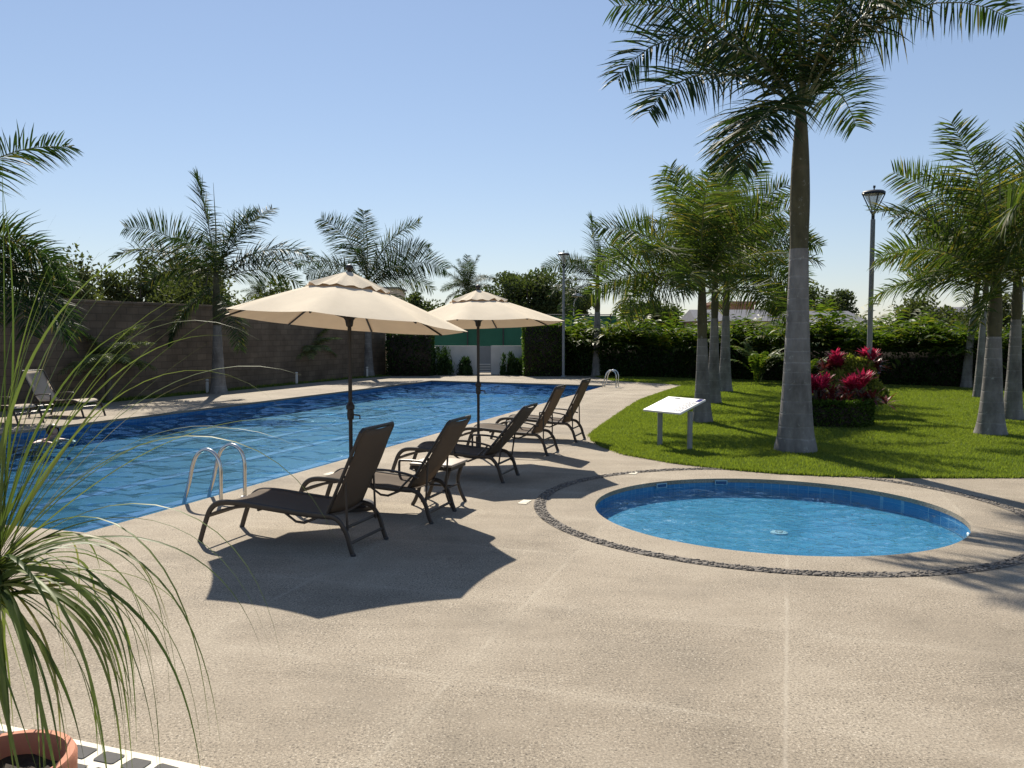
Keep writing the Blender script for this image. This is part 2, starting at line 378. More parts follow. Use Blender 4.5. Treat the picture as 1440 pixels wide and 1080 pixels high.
# ------------------------------------------------------------------ setting: pools, deck, ground, lawn
NR, FR, FL, NL = (-4.0, 7.66), (3.37, 29.41), (-3.16, 32.5), (-11.5, 10.17)
POOL = [NR, FR, FL, NL]
KC, KR = (2.75, 8.69), 1.86
def circle(c, r, n=96): return [(c[0]+r*cos(2*pi*i/n), c[1]+r*sin(2*pi*i/n)) for i in range(n)]
def offset(poly, d):
    c = np.mean(np.array(poly), axis=0); out = []
    for p in poly:
        w = np.array(p)-c; out.append(tuple(c+w*(1+d/np.linalg.norm(w))))
    return out
KP = circle(KC, KR)
tag(sheet('ground', [(-900, -60), (900, -60), (900, 1500), (-900, 1500)], [offset(POOL, .25), circle(KC, KR+.12, 48)], -.06, M['ground']), kind='structure')
PATIO_A, PATIO_B = Vector((-2.02, 3.66, 0)), Vector((-1.30, 3.41, 0))
deck_poly = [(-13, 4), (-13, -3), (9, -6), (30, 8), (26, 30), (12, 39), (-4, 38.5), (-8, 36.2), (-11.9, 22.6), (-15.5, 13)]
tag(sheet('pool_deck', deck_poly, [POOL, KP], 0, M['concrete'], skirt=.05), kind='structure')
def basin(name, poly, depth, mf, mw, n_lane=0):
    mb = MB(); n = len(poly); mb.mi = 0
    mb.add([(p[0], p[1], -depth) for p in poly], [tuple(range(n))])
    mb.mi = 1
    o = offset(poly, .01)
    vs = [(p[0], p[1], -.045) for p in o]+[(p[0], p[1], -depth-.02) for p in o]
    mb.add(vs, [(i, (i+1) % n, n+(i+1) % n, n+i) for i in range(n)])
    ob = mb.build(name, [mf, mw], smooth=False); return tag(ob, kind='structure')
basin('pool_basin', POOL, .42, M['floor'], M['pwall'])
basin('wading_pool_basin', KP, .21, M['kfloor'], M['kwall'])
def quadpt(s, t):
    a = Vector((*NR, 0)).lerp(Vector((*FR, 0)), t); b = Vector((*NL, 0)).lerp(Vector((*FL, 0)), t); return a.lerp(b, s)
mb = MB()
for s in (.2, .4, .6, .8):
    a, b = quadpt(s-.012, .05), quadpt(s+.012, .05); c, d = quadpt(s+.012, .95), quadpt(s-.012, .95)
    mb.add([(p.x, p.y, -.416) for p in (a, b, c, d)], [(0, 3, 2, 1)])
tag(mb.build('lane_lines', M['lane'], smooth=False), kind='structure')
def wave(x, y, k):
    h = 0
    for f, a in k:
        h += a*noise.noise((x*f*.8, y*f*1.25, f*3.1))
    return h
ns, nt = 150, 420; V_ = []; F_ = []
for j in range(nt+1):
    for i in range(ns+1):
        p = quadpt(i/ns, (j/nt)**1.35)
        V_.append((p.x, p.y, -.115+wave(p.x, p.y, ((.8, .05), (1.9, .062), (4.2, .030)))))
for j in range(nt):
    for i in range(ns): a = j*(ns+1)+i; F_.append((a, a+ns+1, a+ns+2, a+1))
tag(link('pool_water', npmesh('pool_water', V_, F_, M['water'], True)), kind='structure')
V_ = []; F_ = []; nr, na = 46, 140
for i in range(nr+1):
    for j in range(na):
        r = (KR+.005)*i/nr; x, y = KC[0]+r*cos(2*pi*j/na), KC[1]+r*sin(2*pi*j/na)
        V_.append((x, y, -.085+wave(x, y, ((2.0, .022), (4.4, .024), (9, .011)))))
for i in range(nr):
    for j in range(na): j2 = (j+1) % na; F_.append((i*na+j, (i+1)*na+j, (i+1)*na+j2, i*na+j2))
tag(link('wading_pool_water', npmesh('wading_pool_water', V_, F_, M['kwater'], True)), kind='structure')

# pebble ring round the wading pool: mortar channel and single stones in one band
RC, RR = (2.80, 8.80), 2.50
mb = MB(); n = 120
vs = [(RC[0]+r*cos(2*pi*i/n), RC[1]+r*sin(2*pi*i/n), .004) for r in (RR-.066, RR+.066) for i in range(n)]
mb.add(vs, [(i, (i+1) % n, n+(i+1) % n, n+i) for i in range(n)][::1])
ring = mb.mesh('pebble_band', [M['mortar'], M['pebble']], smooth=False)
bm = bmesh.new(); bm.from_mesh(ring)
bmesh.ops.recalc_face_normals(bm, faces=bm.faces)
for f in bm.faces:
    if f.normal.z < 0: f.normal_flip()
ico = bmesh.new(); bmesh.ops.create_icosphere(ico, subdivisions=1, radius=1)
iv = np.array([v.co[:] for v in ico.verts]); ifc = [[v.index for v in f.verts] for f in ico.faces]; ico.free()
rp = random.Random(3)
for k in range(2300):
    a = rp.uniform(0, 2*pi); r = RR+rp.uniform(-.058, .058); sx, sy = rp.uniform(.012, .022), rp.uniform(.009, .014); w = a+pi/2+rp.gauss(0, .6)
    c, s = cos(w), sin(w)
    bv = [bm.verts.new((RC[0]+r*cos(a)+c*p[0]*sx-s*p[1]*sy, RC[1]+r*sin(a)+s*p[0]*sx+c*p[1]*sy, .006+p[2]*.008)) for p in iv]
    for f in ifc: fc = bm.faces.new([bv[i] for i in f]); fc.material_index = 1; fc.smooth = True
bm.to_mesh(ring); bm.free()
tag(link('pebble_band', ring), kind='structure')

# lawn
LAWN_EDGE = [(6.15, 29.3), (4.9, 26.2), (3.69, 23.13), (2.95, 20.6), (2.4, 18.56), (1.95, 16.9), (1.66, 15.8), (1.47, 15.0), (1.42, 14.2), (1.5, 13.45), (1.74, 12.59), (2.3, 11.78), (2.91, 11.24), (3.56, 10.86), (4.25, 10.66), (4.95, 10.58), (5.7, 10.56), (6.6, 10.58), (8.0, 10.75), (10, 11.2), (13, 12.2), (17, 14.2)]
LAWN = LAWN_EDGE+[(24, 20), (22, 30), (13, 34), (8, 37), (3.4, 37), (3.9, 32.2), (5.3, 30.6)]
STRIP = [(-15, 13.8), (-10.95, 22.0), (-9.35, 25.8), (-6.5, 33.6), (-4.8, 36.6), (-6.6, 36.4), (-12.1, 22.9), (-17, 14.5)]
tag(sheet('lawn', LAWN, [], .012, M['turf'], .012), kind='structure')
tag(sheet('wall_verge', STRIP, [], .012, M['turf'], .012), kind='structure')
def grass(name, poly, dens, hmin, hmax, edge_boost=None):
    P = np.array(poly)[:, :2]; x0, y0 = P.min(0); x1, y1 = P.max(0)
    n = int((x1-x0)*(y1-y0)*dens); X = rng.uniform(x0, x1, n); Y = rng.uniform(y0, y1, n)
    k = inside(poly, X, Y)
    keep = rng.uniform(0, 1, n) < np.clip((13/np.maximum(Y, 1))**1.7, .12, 1)
    k &= keep & (np.abs(X) < Y*.66+1.5); X, Y = X[k], Y[k]
    if edge_boost:
        m = 26000; E = np.array(edge_boost); s = np.r_[0, np.cumsum(np.hypot(*np.diff(E, axis=0).T))]; q = rng.uniform(0, s[-1], m)
        ex, ey = np.interp(q, s, E[:, 0]), np.interp(q, s, E[:, 1]); X = np.r_[X, ex+rng.normal(0, .03, m)]; Y = np.r_[Y, ey+rng.normal(.03, .03, m)]
    n = len(X); h = rng.uniform(hmin, hmax, n); w = .006*np.clip(Y/12, 1, 3); a = rng.uniform(0, 2*pi, n); t = rng.uniform(0, 2*pi, n); ln = rng.uniform(.1, .8, n)*h
    # slow tufts
    tuft = np.array([noise.noise((x*1.7, y*1.7, 0)) for x, y in zip(X, Y)]); h = h*(1+.25*tuft)
    V3 = np.zeros((n, 3, 3)); dx, dy = np.cos(a)*w, np.sin(a)*w
    V3[:, 0] = np.c_[X-dx, Y-dy, np.full(n, .008)]; V3[:, 1] = np.c_[X+dx, Y+dy, np.full(n, .008)]
    V3[:, 2] = np.c_[X+np.cos(t)*ln, Y+np.sin(t)*ln, .01+h]
    o = link(name, npmesh(name, V3.reshape(-1, 3), np.arange(n*3).reshape(-1, 3), M['grass'])); return o
tag(grass('grass', LAWN, 3600, .022, .046, LAWN_EDGE), 'short bright green grass of the lawn right of the pool', 'grass', kind='stuff')
tag(grass('verge_grass', STRIP, 500, .04, .09), 'strip of green grass along the foot of the block wall', 'grass', kind='stuff')

# cream patio with dark stone inlays where the photographer's terrace begins
pd = (PATIO_B-PATIO_A).normalized(); pn = Vector((pd.y, -pd.x, 0))     # towards the camera
mb = MB(); a = PATIO_A-pd*3; b = PATIO_B+pd*2.2
mb.add([a, b, b+pn*4, a+pn*4, *[Vector((p.x, p.y, -.02))+Vector((0, 0, 0)) for p in (a, b, b+pn*4, a+pn*4)]], [(0, 3, 2, 1), (0, 1, 5, 4), (1, 2, 6, 5), (2, 3, 7, 6), (3, 0, 4, 7)])
mb.v = [(x, y, z+.03 if i < 4 else -.02) for i, (x, y, z) in enumerate(mb.v)]
mb.mi = 1; rr = random.Random(5)
for row in range(4):
    for k in range(-12, 26):
        c = PATIO_A+pd*(k*.155+(.07 if row % 2 else 0)+rr.uniform(-.012, .012))+pn*(.085+row*.125+rr.uniform(-.01, .01))
        w, h = rr.uniform(.050, .062), rr.uniform(.038, .048)
        q = []
        for (sx, sy) in ((-1, -.8), (-.88, -1), (.9, -1), (1, -.85), (1, .84), (.86, 1), (-.9, 1), (-1, .82)):
            p = c+pd*(sx*w*rr.uniform(.9, 1.1))+pn*(sy*h*rr.uniform(.88, 1.1)); q.append((p.x, p.y, .034))
        mb.add(q, [tuple(range(8))[::-1]])
tag(mb.build('patio', [M['cream'], M['inlay']], smooth=False), kind='structure')
bm = bmesh.new(); me_ = bpy.data.objects['patio'].data; bm.from_mesh(me_)
for f in bm.faces:
    if abs(f.normal.z) > .9 and f.normal.z < 0: f.normal_flip()
bm.to_mesh(me_); bm.free()

# ------------------------------------------------------------------ walls, hedges, buildings behind
def wall_thing(name, p0, p1, h, th, mat, label, cat, cap=None):
    p0, p1 = Vector((*p0, 0)), Vector((*p1, 0)); d = p1-p0; L = d.length
    o = empty(name, p0, label, cat, rz=math.atan2(d.y, d.x))
    mb = MB(); mb.box((L/2, 0, h/2-.05), (L, th, h+.1)); mb.build('wall_face', mat, o, smooth=False)
    if cap: mb = MB(); mb.box((L/2, 0, h+.04), (L+.05, th+.06, .08), bev=.01); mb.build('coping', cap, o)
    return o
wall_thing('boundary_wall', (-17.6, 7.6), (-5.75, 37.1), 2.68, .2, M['block'], 'tall brown concrete block wall along the left side of the pool', 'wall', M['block'])
w = empty('garden_wall', (-5.6, 37.3, 0), 'low white rendered wall at the far end of the pool', 'wall', rz=0)
mb = MB(); mb.box((1.95+.0, 0, .62), (4.15, .16, 1.34)); mb.box((5.9, 0, .62), (2.5, .16, 1.34)); mb.build('wall_face', M['wallwhite'], w, smooth=False)
mb = MB(); mb.box((4.04, .02, 1.30), (.03, .05, .0)); 
g = empty('garden_gate', (-1.25, 37.28, 0), 'narrow pale grey gate in the gap of the low white wall', 'gate')
mb = MB(); mb.box((0, 0, .68), (.6, .04, 1.18)); mb.build('panel', M['grey'], g, smooth=False)
for sx in (-1, 1): mb = MB(); mb.box((sx*.32, -.02, .66), (.04, .06, 1.3)); mb.build('post', M['darkgrey'], g, smooth=False)
mb = MB()
for k in range(4): mb.box((0, -.04, .12+k*.11), (.56, .05, .05))
mb.build('slats', M['wallwhite'], g, smooth=False)

def leafquads(P, size, up=.3, aspect=.5, seed=0, dirs=None, jit=1.0):
    """one pointed leaf (quad) per point"""
    r = np.random.default_rng(seed); n = len(P)
    d = r.normal(0, 1, (n, 3)); d[:, 2] += up
    if dirs is not None: d = d*jit+dirs*1.5
    d /= np.linalg.norm(d, axis=1)[:, None]
    q = r.normal(0, 1, (n, 3)); s = np.cross(d, q); s /= np.linalg.norm(s, axis=1)[:, None]
    L = (size*r.uniform(.6, 1.3, n))[:, None]; W = L*aspect*.5
    Vv = np.stack([P-d*L*.5, P+s*W, P+d*L*.5, P-s*W], 1).reshape(-1, 3)
    return Vv, np.arange(4*n).reshape(-1, 4)
def boxhedge_mesh(name, sx, sy, sz, mat, n, leaf, seed, core=True):
    """clipped hedge: leaf shell on a dark inner body, uneven surface"""
    r = np.random.default_rng(seed); P = []; D = []
    A = np.array([sx*sy, sx*sz, sx*sz, sy*sz, sy*sz]); cnt = (n*A/A.sum()).astype(int)
    for f, c in enumerate(cnt):
        a, b = r.uniform(-.5, .5, c), r.uniform(0, 1, c); dep = r.exponential(.035, c)-.03
        if f == 0: p = np.c_[a*sx, (b-.5)*sy, sz-dep]; d = (0, 0, 1)
        elif f < 3: s = 1 if f == 1 else -1; p = np.c_[a*sx, s*(sy/2-dep), b*sz]; d = (0, s, .3)
        else: s = 1 if f == 3 else -1; p = np.c_[s*(sx/2-dep), a*sy, b*sz]; d = (s, 0, .3)
        bumps = np.array([noise.noise(Vector(q)*1.8+Vector((seed, 0, 0))) for q in p])*.07
        p = p+np.array(d)*bumps[:, None]
        P.append(p); D.append(np.tile(d, (c, 1)))
    P = np.vstack(P); D = np.vstack(D)
    Vv, F = leafquads(P, leaf, .2, .5, seed, D, .8)
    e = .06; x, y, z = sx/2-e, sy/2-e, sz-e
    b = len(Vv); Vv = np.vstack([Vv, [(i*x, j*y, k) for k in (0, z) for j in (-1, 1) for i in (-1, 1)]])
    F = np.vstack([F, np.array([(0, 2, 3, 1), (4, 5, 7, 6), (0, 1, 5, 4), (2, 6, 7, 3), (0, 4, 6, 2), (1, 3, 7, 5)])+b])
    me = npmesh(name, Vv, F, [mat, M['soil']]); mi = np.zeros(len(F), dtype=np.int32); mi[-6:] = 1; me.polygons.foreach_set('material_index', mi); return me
def tree_limb_mesh(name, h, r, spread, seed, mat):
    rr = random.Random(seed); mb = MB()
    base = sm([(0, 0, -.1), (rr.uniform(-.1, .1)*spread, 0, h*.3), (rr.uniform(-.15, .15)*spread, rr.uniform(-.1, .1)*spread, h*.6)], 4)
    mb.tube(base, [r*(1-.4*i/(len(base)-1)) for i in range(len(base))], 7)
    for k in range(6):
        a = k*2.4+rr.uniform(-.4, .4); s = base[rr.randint(4, len(base)-1)]
        e = Vector((cos(a)*spread*rr.uniform(.3, .7), sin(a)*spread*rr.uniform(.3, .7), h*rr.uniform(.65, .95)))
        p = sm([s, s.lerp(e, .5)+Vector((0, 0, -.03*h)), e], 4); mb.tube(p, [r*.45*(1-.75*i/(len(p)-1)) for i in range(len(p))], 5)
    return mb.mesh(name, mat)
def crown_mesh(name, w, d, z0, z1, n, leaf, seed, mat, blobs=16):
    r = np.random.default_rng(seed); P = []; D = []
    blobs = int(blobs*1.6); zc = (z0+z1)/2; H = (z1-z0)/2
    per = n//blobs
    for k in range(blobs):
        v = r.normal(0, 1, 3); v /= np.linalg.norm(v); v *= r.uniform(.3, .92)
        if v[2] < -.3: v[2] *= .5
        c = np.array([v[0]*w/2, v[1]*d/2, zc+v[2]*H]); rad = np.array([w, d, H*2])*r.uniform(.10, .22)
        q = r.normal(0, 1, (per, 3)); q /= np.linalg.norm(q, axis=1)[:, None]; q *= (r.uniform(.1, 1.3, per)**.6)[:, None]
        P.append(c+q*rad); D.append(q)
    P = np.vstack(P); Vv, F = leafquads(P, leaf, .1, .55, seed, np.vstack(D), 1.0)
    return npmesh(name, Vv, F, mat)
def broad_tree(x, y, w, h, z0, label, mat, seed, n=9000, leaf=.3, blobs=18, group=None, d=None):
    t = empty('broadleaf_tree', (x, y, 0), label, 'tree', group)
    link('trunk', tree_limb_mesh('trunk', h, max(.1, h*.03), w*.45, seed, M['bark']), t)
    link('crown', crown_mesh('crown', w, d or w, z0, h, n, leaf, seed, mat, blobs), t); return t
# dark clipped hedges and shrubs around the far end
def hedge(name, x, y, sx, sy, sz, label, mat, n, leaf, seed, rz=0):
    return tag(link(name, boxhedge_mesh(name, sx, sy, sz, mat, n, leaf, seed), None, (x, y, 0), (0, 0, rz)), label, 'hedge')
hedge('clipped_hedge', -4.45, 36.4, 1.95, 1.2, 1.85, 'dark clipped hedge block between block wall and low white wall', M['hedge'], 5000, .12, 11)
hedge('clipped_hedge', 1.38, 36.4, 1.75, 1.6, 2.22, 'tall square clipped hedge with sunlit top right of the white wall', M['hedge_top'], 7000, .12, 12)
hd = math.atan2(26.6-35.6, 17.5-3.2)
for i, (x0, y0, x1, y1, lab) in enumerate([(2.3, 36.9, 9.6, 33.0, 'dark low hedge behind the group of palms and far ladder'), (9.6, 33.0, 19.5, 25.6, 'long dark low hedge behind the lawn and red flower bed')]):
    L = math.hypot(x1-x0, y1-y0)
    hedge('low_hedge', (x0+x1)/2, (y0+y1)/2, L, .9, 1.25, lab, M['hedge'], 24000, .15, 20+i, math.atan2(y1-y0, x1-x0))

# ------------------------------------------------------------------ palms
def frond_mesh(name, e0, bend, L, lmax, npair, seed, mat, droop=.5, plume=.55, wid=.03, pet=.10, rr0=.022, power=1.3, twist=0):
    r = np.random.default_rng(seed); n = 30; ds = L/n
    pts = [Vector((0, 0, 0))]; ang = []; sw = r.normal(0, .10)
    for i in range(n):
        t = (i+.5)/n; e = R(e0-bend*t**power); az = sw*t; ang.append(e)
        pts.append(pts[-1]+Vector((cos(e)*cos(az), cos(e)*sin(az), sin(e)))*ds)
    mb = MB(); mb.mi = 1
    k = list(range(0, n+1, 3)); mb.tube([pts[i] for i in k], [rr0*(1-.88*i/n) for i in k], 5)
    ts = []; Vs = []
    for s in (-1, 1):
        for i in range(npair):
            t = pet+(1-pet)*(i+r.uniform(0, 1))/npair; ts.append((s, min(t, .999)))
    vs = []; fs = []
    for s, t in ts:
        f = t*n; i = int(f); p = pts[i].lerp(pts[i+1], f-i); T = (pts[i+1]-pts[i]).normalized()
        B = Vector((-T.y, T.x, 0))
        B = B.normalized() if B.length > 1e-4 else Vector((0, 1, 0)); N = T.cross(B)*1.0
        if N.z < 0 and e0 > -20: N = -N
        q = (t-pet)/(1-pet); tw_ = R(twist)*min(1, t*2.2); B, N = B*cos(tw_)+N*sin(tw_), N*cos(tw_)-B*sin(tw_)
        prof = (.45+.55*min(1, q/.3)) if q < .3 else (1-.68*((q-.3)/.7)**1.6)
        ll = lmax*prof*r.uniform(.85, 1.12); fw = .22+.55*q+r.normal(0, .07)
        pl = (r.choice((.6, .25, .0, -.35))+r.normal(0, .1))*plume/.75
        dr = (B*s*1.0+T*fw+N*pl).normalized()
        wv = (T-dr*T.dot(dr)).normalized(); tw = r.normal(0, .7); wv = (wv*cos(tw)+dr.cross(wv)*sin(tw))
        b = len(vs); q0 = p; dd = dr.copy(); g = droop*r.uniform(.6, 1.4); w = wid*r.uniform(.8, 1.15)
        for j, (ww, st) in enumerate(((.55, 0), (1, .3), (.8, .35), (.06, .35))):
            if j: q0 = q0+dd*ll*st; dd = (dd+Vector((0, 0, -g*.55))).normalized()
            vs += [q0-wv*w*ww*.5, q0+wv*w*ww*.5]
        for j in range(3): fs.append((b+2*j, b+2*j+1, b+2*j+3, b+2*j+2))
    mb.mi = 0; mb.add(vs, fs)
    me = mb.mesh(name, [mat, M['rachis']], smooth=False); return me
FV = {}
KINDS_ = [(84, 30), (70, 48), (56, 62), (44, 72), (30, 74), (14, 70), (-6, 66), (-30, 50)]
for tone, mat in (('d', M['frond']), ('y', M['frond_y'])):
    for i, (e, b) in enumerate(KINDS_):
        for s in range(2):
            FV[tone, i, s] = frond_mesh('frond', e, b, 3.0, .88, 108 if tone == 'y' else 104, 100+i*7+s, mat, .2+.05*i, .62 if tone == 'y' else .55, .028, twist=(22, 62)[s] if i < 6 else (10, 35)[s])
def royal_palm(x, y, zs, rs, shaft, fronds, label, tone='d', scale=1.0, lean=(0, 0), seed=1, spear=True, group='royal palms', custom=None):
    """zs, rs: trunk profile; shaft: list of (z, r); fronds: (azimuth, kind, scale) or meshes in custom"""
    t = empty('royal_palm', (x, y, 0), label, 'palm tree', group)
    zt = shaft[-1][0]
    def off(z): q = max(z, 0)/zt; return Vector((lean[0]*q**1.5, lean[1]*q**1.5, z))
    P = sm([(r_, 0, z) for r_, z in zip(rs, zs)], 5)
    mb = MB(); mb.tube([off(p.z) for p in P], [p.x for p in P], 18); mb.build('trunk', M['trunk'], t)
    P = sm([(r_, 0, z) for z, r_ in shaft], 5)
    mb = MB(); mb.tube([off(p.z) for p in P], [p.x for p in P], 14); mb.build('crownshaft', M['shaft'], t)
    rr = random.Random(seed)
    for az, k, sc in fronds:
        me = custom[k] if custom else FV[tone, k, rr.randint(0, 1)]
        z = zt-rr.uniform(.0, .25)*scale*(0 if custom else 1)-(.0 if custom else .06*k*scale)
        p = off(max(z, shaft[0][0])); s = sc*scale
        link('frond', me, t, p, (rr.gauss(0, .1), 0, R(az)), (s, s*rr.choice((-1, 1)), s))
    if spear:
        mb = MB(); p = off(zt-.1); mb.tube([p, p+Vector((.03, 0, 1.2*scale)), p+Vector((-.02, 0, 2.5*scale))], [.035, .02, .004], 6); mb.build('spear', M['rachis'], t)
    return t
def auto(seed, n=16, lo=6, tilt=0, skip=()):
    r = random.Random(seed); out = []
    for i in range(n):
        k = min(lo, int(i*(lo+1)/n)); out.append((i*137.5+r.uniform(-18, 18)+seed*40, k, r.uniform(.9, 1.1)))
    return out
# the tall palm in front
CP = [frond_mesh('frond', e, b, L, 1.0, 106, 300+i, M['frond'], dr*.7, .5, .03, .12, .03, pw, (40, 45, 40, 10, 25, 45, 20, 40, 30, 30)[i]) for i, (e, b, L, dr, pw) in enumerate([
    (54, 62, 3.45, .35, 1.4), (50, 112, 3.5, .45, 1.5), (30, 88, 3.0, .55, 1.4), (8, 80, 2.5, .8, 1.0), (57, 82, 4.05, .75, 1.5),
    (66, 62, 3.7, .5, 1.3), (80, 40, 3.6, .4, 1.2), (60, 70, 3.4, .5, 1.3), (42, 80, 3.2, .6, 1.2), (72, 80, 3.5, .6, 1.2)])]
royal_palm(4.47, 12.97, [-.05, .0, .12, .35, .95, 1.7, 2.4, 3.17], [.345, .335, .315, .27, .222, .187, .16, .142],
           [(3.16, .135), (3.4, .142), (3.9, .15), (4.5, .132), (5.0, .10), (5.3, .07)],
           [(178, 0, 1), (190, 1, 1), (200, 2, 1), (232, 3, 1), (212, 3, .85), (2, 4, 1), (24, 5, 1), (150, 6, .95), (90, 6, 1), (250, 6, 1), (315, 7, 1), (110, 7, 1), (55, 8, .95),
            (345, 5, .95), (160, 5, 1), (275, 5, .85)],
           'tallest royal palm with thick grey ringed trunk in front of the flower bed', lean=(-.02, 0), seed=3, custom=CP, group='royal palms')
def gp(x, y, h, r, sh, label, fr, tone, sc, seed, lean=(0, 0)):
    """h: top of grey trunk, sh: crownshaft length"""
    return royal_palm(x, y, [-.05, 0, .15*h, .45*h, .8*h, h], [r*1.25, r*1.2, r*.94, r*.72, r*.58, r*.5], [(h-.01, r*.46), (h+.25*sh, r*.52), (h+.7*sh, r*.40), (h+sh, r*.26)], fr, label, tone, sc, lean, seed)
# group of three behind the sign
gp(3.97, 17.2, 1.75, .20, 1.35, 'leaning royal palm just behind the white sign, nearest of the trio', [(180, 2, 1.0), (196, 4, 1.0), (168, 4, .9), (210, 5, .85), (0, 3, 1), (20, 5, .95), (90, 1, 1), (130, 0, 1), (270, 1, .95), (250, 4, .95), (310, 2, 1), (60, 3, 1), (150, 3, 1), (340, 1, 1), (225, 3, .9), (285, 0, 1)], 'y', .88, 5, (-.05, 0))
gp(5.32, 21.8, 2.25, .19, 1.4, 'royal palm standing in the middle of the trio by the sign', auto(4, 15, 5), 'y', 1.0, 6)
gp(6.75, 26.2, 2.4, .22, 1.6, 'farthest royal palm of the trio, just left of the tallest palm', auto(8, 15, 5), 'y', 1.08, 7)
# right-hand group
gp(8.78, 15.1, 1.80, .245, 1.15, 'thick royal palm nearest the right edge of the lawn, tip upright', [(100, 0, 1.2), (180, 2, 1.0), (192, 3, .95), (170, 4, .85), (210, 4, .9), (235, 5, .8), (0, 3, 1), (345, 4, 1), (60, 1, 1.1), (300, 1, 1), (270, 2, .9), (150, 1, 1.05), (245, 2, .9), (30, 2, 1), (120, 3, 1)], 'y', .9, 8)
gp(10.75, 17.7, 2.15, .20, 1.2, 'royal palm cut by the right edge of the photograph', auto(3, 15, 4), 'y', .95, 9)
gp(15.4, 28.0, 2.9, .17, 1.3, 'slender leaning royal palm behind the thick one, at the far hedge', auto(5, 13, 5), 'd', .8, 10, (.35, 0))
gp(13.45, 23.8, 2.6, .14, 1.3, 'thin royal palm trunk hidden behind the thick right-hand palm', auto(6, 13, 5), 'y', .85, 11, (.15, 0))
# along the block wall
gp(-9.1, 25.6, 2.1, .24, 1.75, 'royal palm with hanging fronds against the block wall, left of the umbrellas', [(125, 0, 1.0), (48, 1, 1.0), (178, 2, 1.02), (186, 3, 1.02), (168, 4, .8), (2, 3, 1.0), (352, 4, .9), (12, 3, .85), (228, 7, .75), (318, 7, .72), (205, 7, .7), (80, 1, .9), (265, 2, .75), (110, 2, .75)], 'd', 1.08, 12)
gp(-6.2, 35.6, 2.6, .26, 1.65, 'royal palm rising directly behind the front umbrella', [(168, 1, 1.15), (20, 1, 1.08), (180, 3, .95), (190, 4, .8), (0, 3, 1.1), (350, 4, .9), (10, 2, .95), (200, 3, .8), (90, 0, .95), (270, 2, .7), (320, 3, .8), (335, 6, .8)], 'd', 1.15, 13)
gp(-12.3, 17.4, 2.75, .28, 1.6, 'royal palm at the left edge, trunk out of frame, dark fronds hanging in', [(2, 2, 1.12), (20, 6, 1.1), (345, 6, 1.1), (0, 5, 1.02), (330, 6, 1), (32, 6, 1), (356, 6, 1.2), (12, 5, .95), (318, 5, 1), (90, 1, 1), (180, 2, 1), (225, 3, 1), (268, 3, 1), (135, 3, 1), (45, 5, 1), (160, 5, 1)], 'd', 1.1, 14)
gp(3.68, 35.8, 2.75, .24, 1.6, 'slim royal palm beside the far lamp post and hedge', [(180, 5, .8), (190, 6, .75), (175, 3, .9), (20, 1, 1.2), (0, 3, 1.1), (350, 5, 1), (90, 0, 1), (270, 2, .8), (215, 6, .75), (330, 6, .8), (120, 2, .8), (60, 2, .9), (160, 2, .7)], 'd', .95, 15)

# small palms before the wall
M['small_palm'] = leafmat('small_palm_leaflets', (.10, .13, .05), (.24, .27, .14), .4, .45)  # leaf colour lightened to imitate pale highlights on the fronds
SM_ = [frond_mesh('frond', e, b, 1.4, .36, 60, 400+i, M['small_palm'], .5, .4, .02, .12, .012) for i, (e, b) in enumerate([(75, 60), (55, 70), (35, 70), (18, 60)])]
for (x, y, h, sc, lab) in [(-11.05, 22.6, 1.05, 1.05, 'small arching palm on a thin stem by the wall, behind the pale lounger'), (-7.85, 32.3, 1.15, 1.0, 'small arching palm by the wall, seen under the front umbrella')]:
    t = empty('small_palm', (x, y, 0), lab, 'palm', 'small palms at the wall')
    mb = MB(); mb.tube([(0, 0, -.05), (.02, 0, h*.5), (0, 0, h)], [.11, .08, .07], 10); mb.build('trunk', M['bark'], t)
    for i in range(24): link('frond', SM_[i % 4], t, (0, 0, h-.05), (0, 0, R(i*137.5)), (sc,)*3)

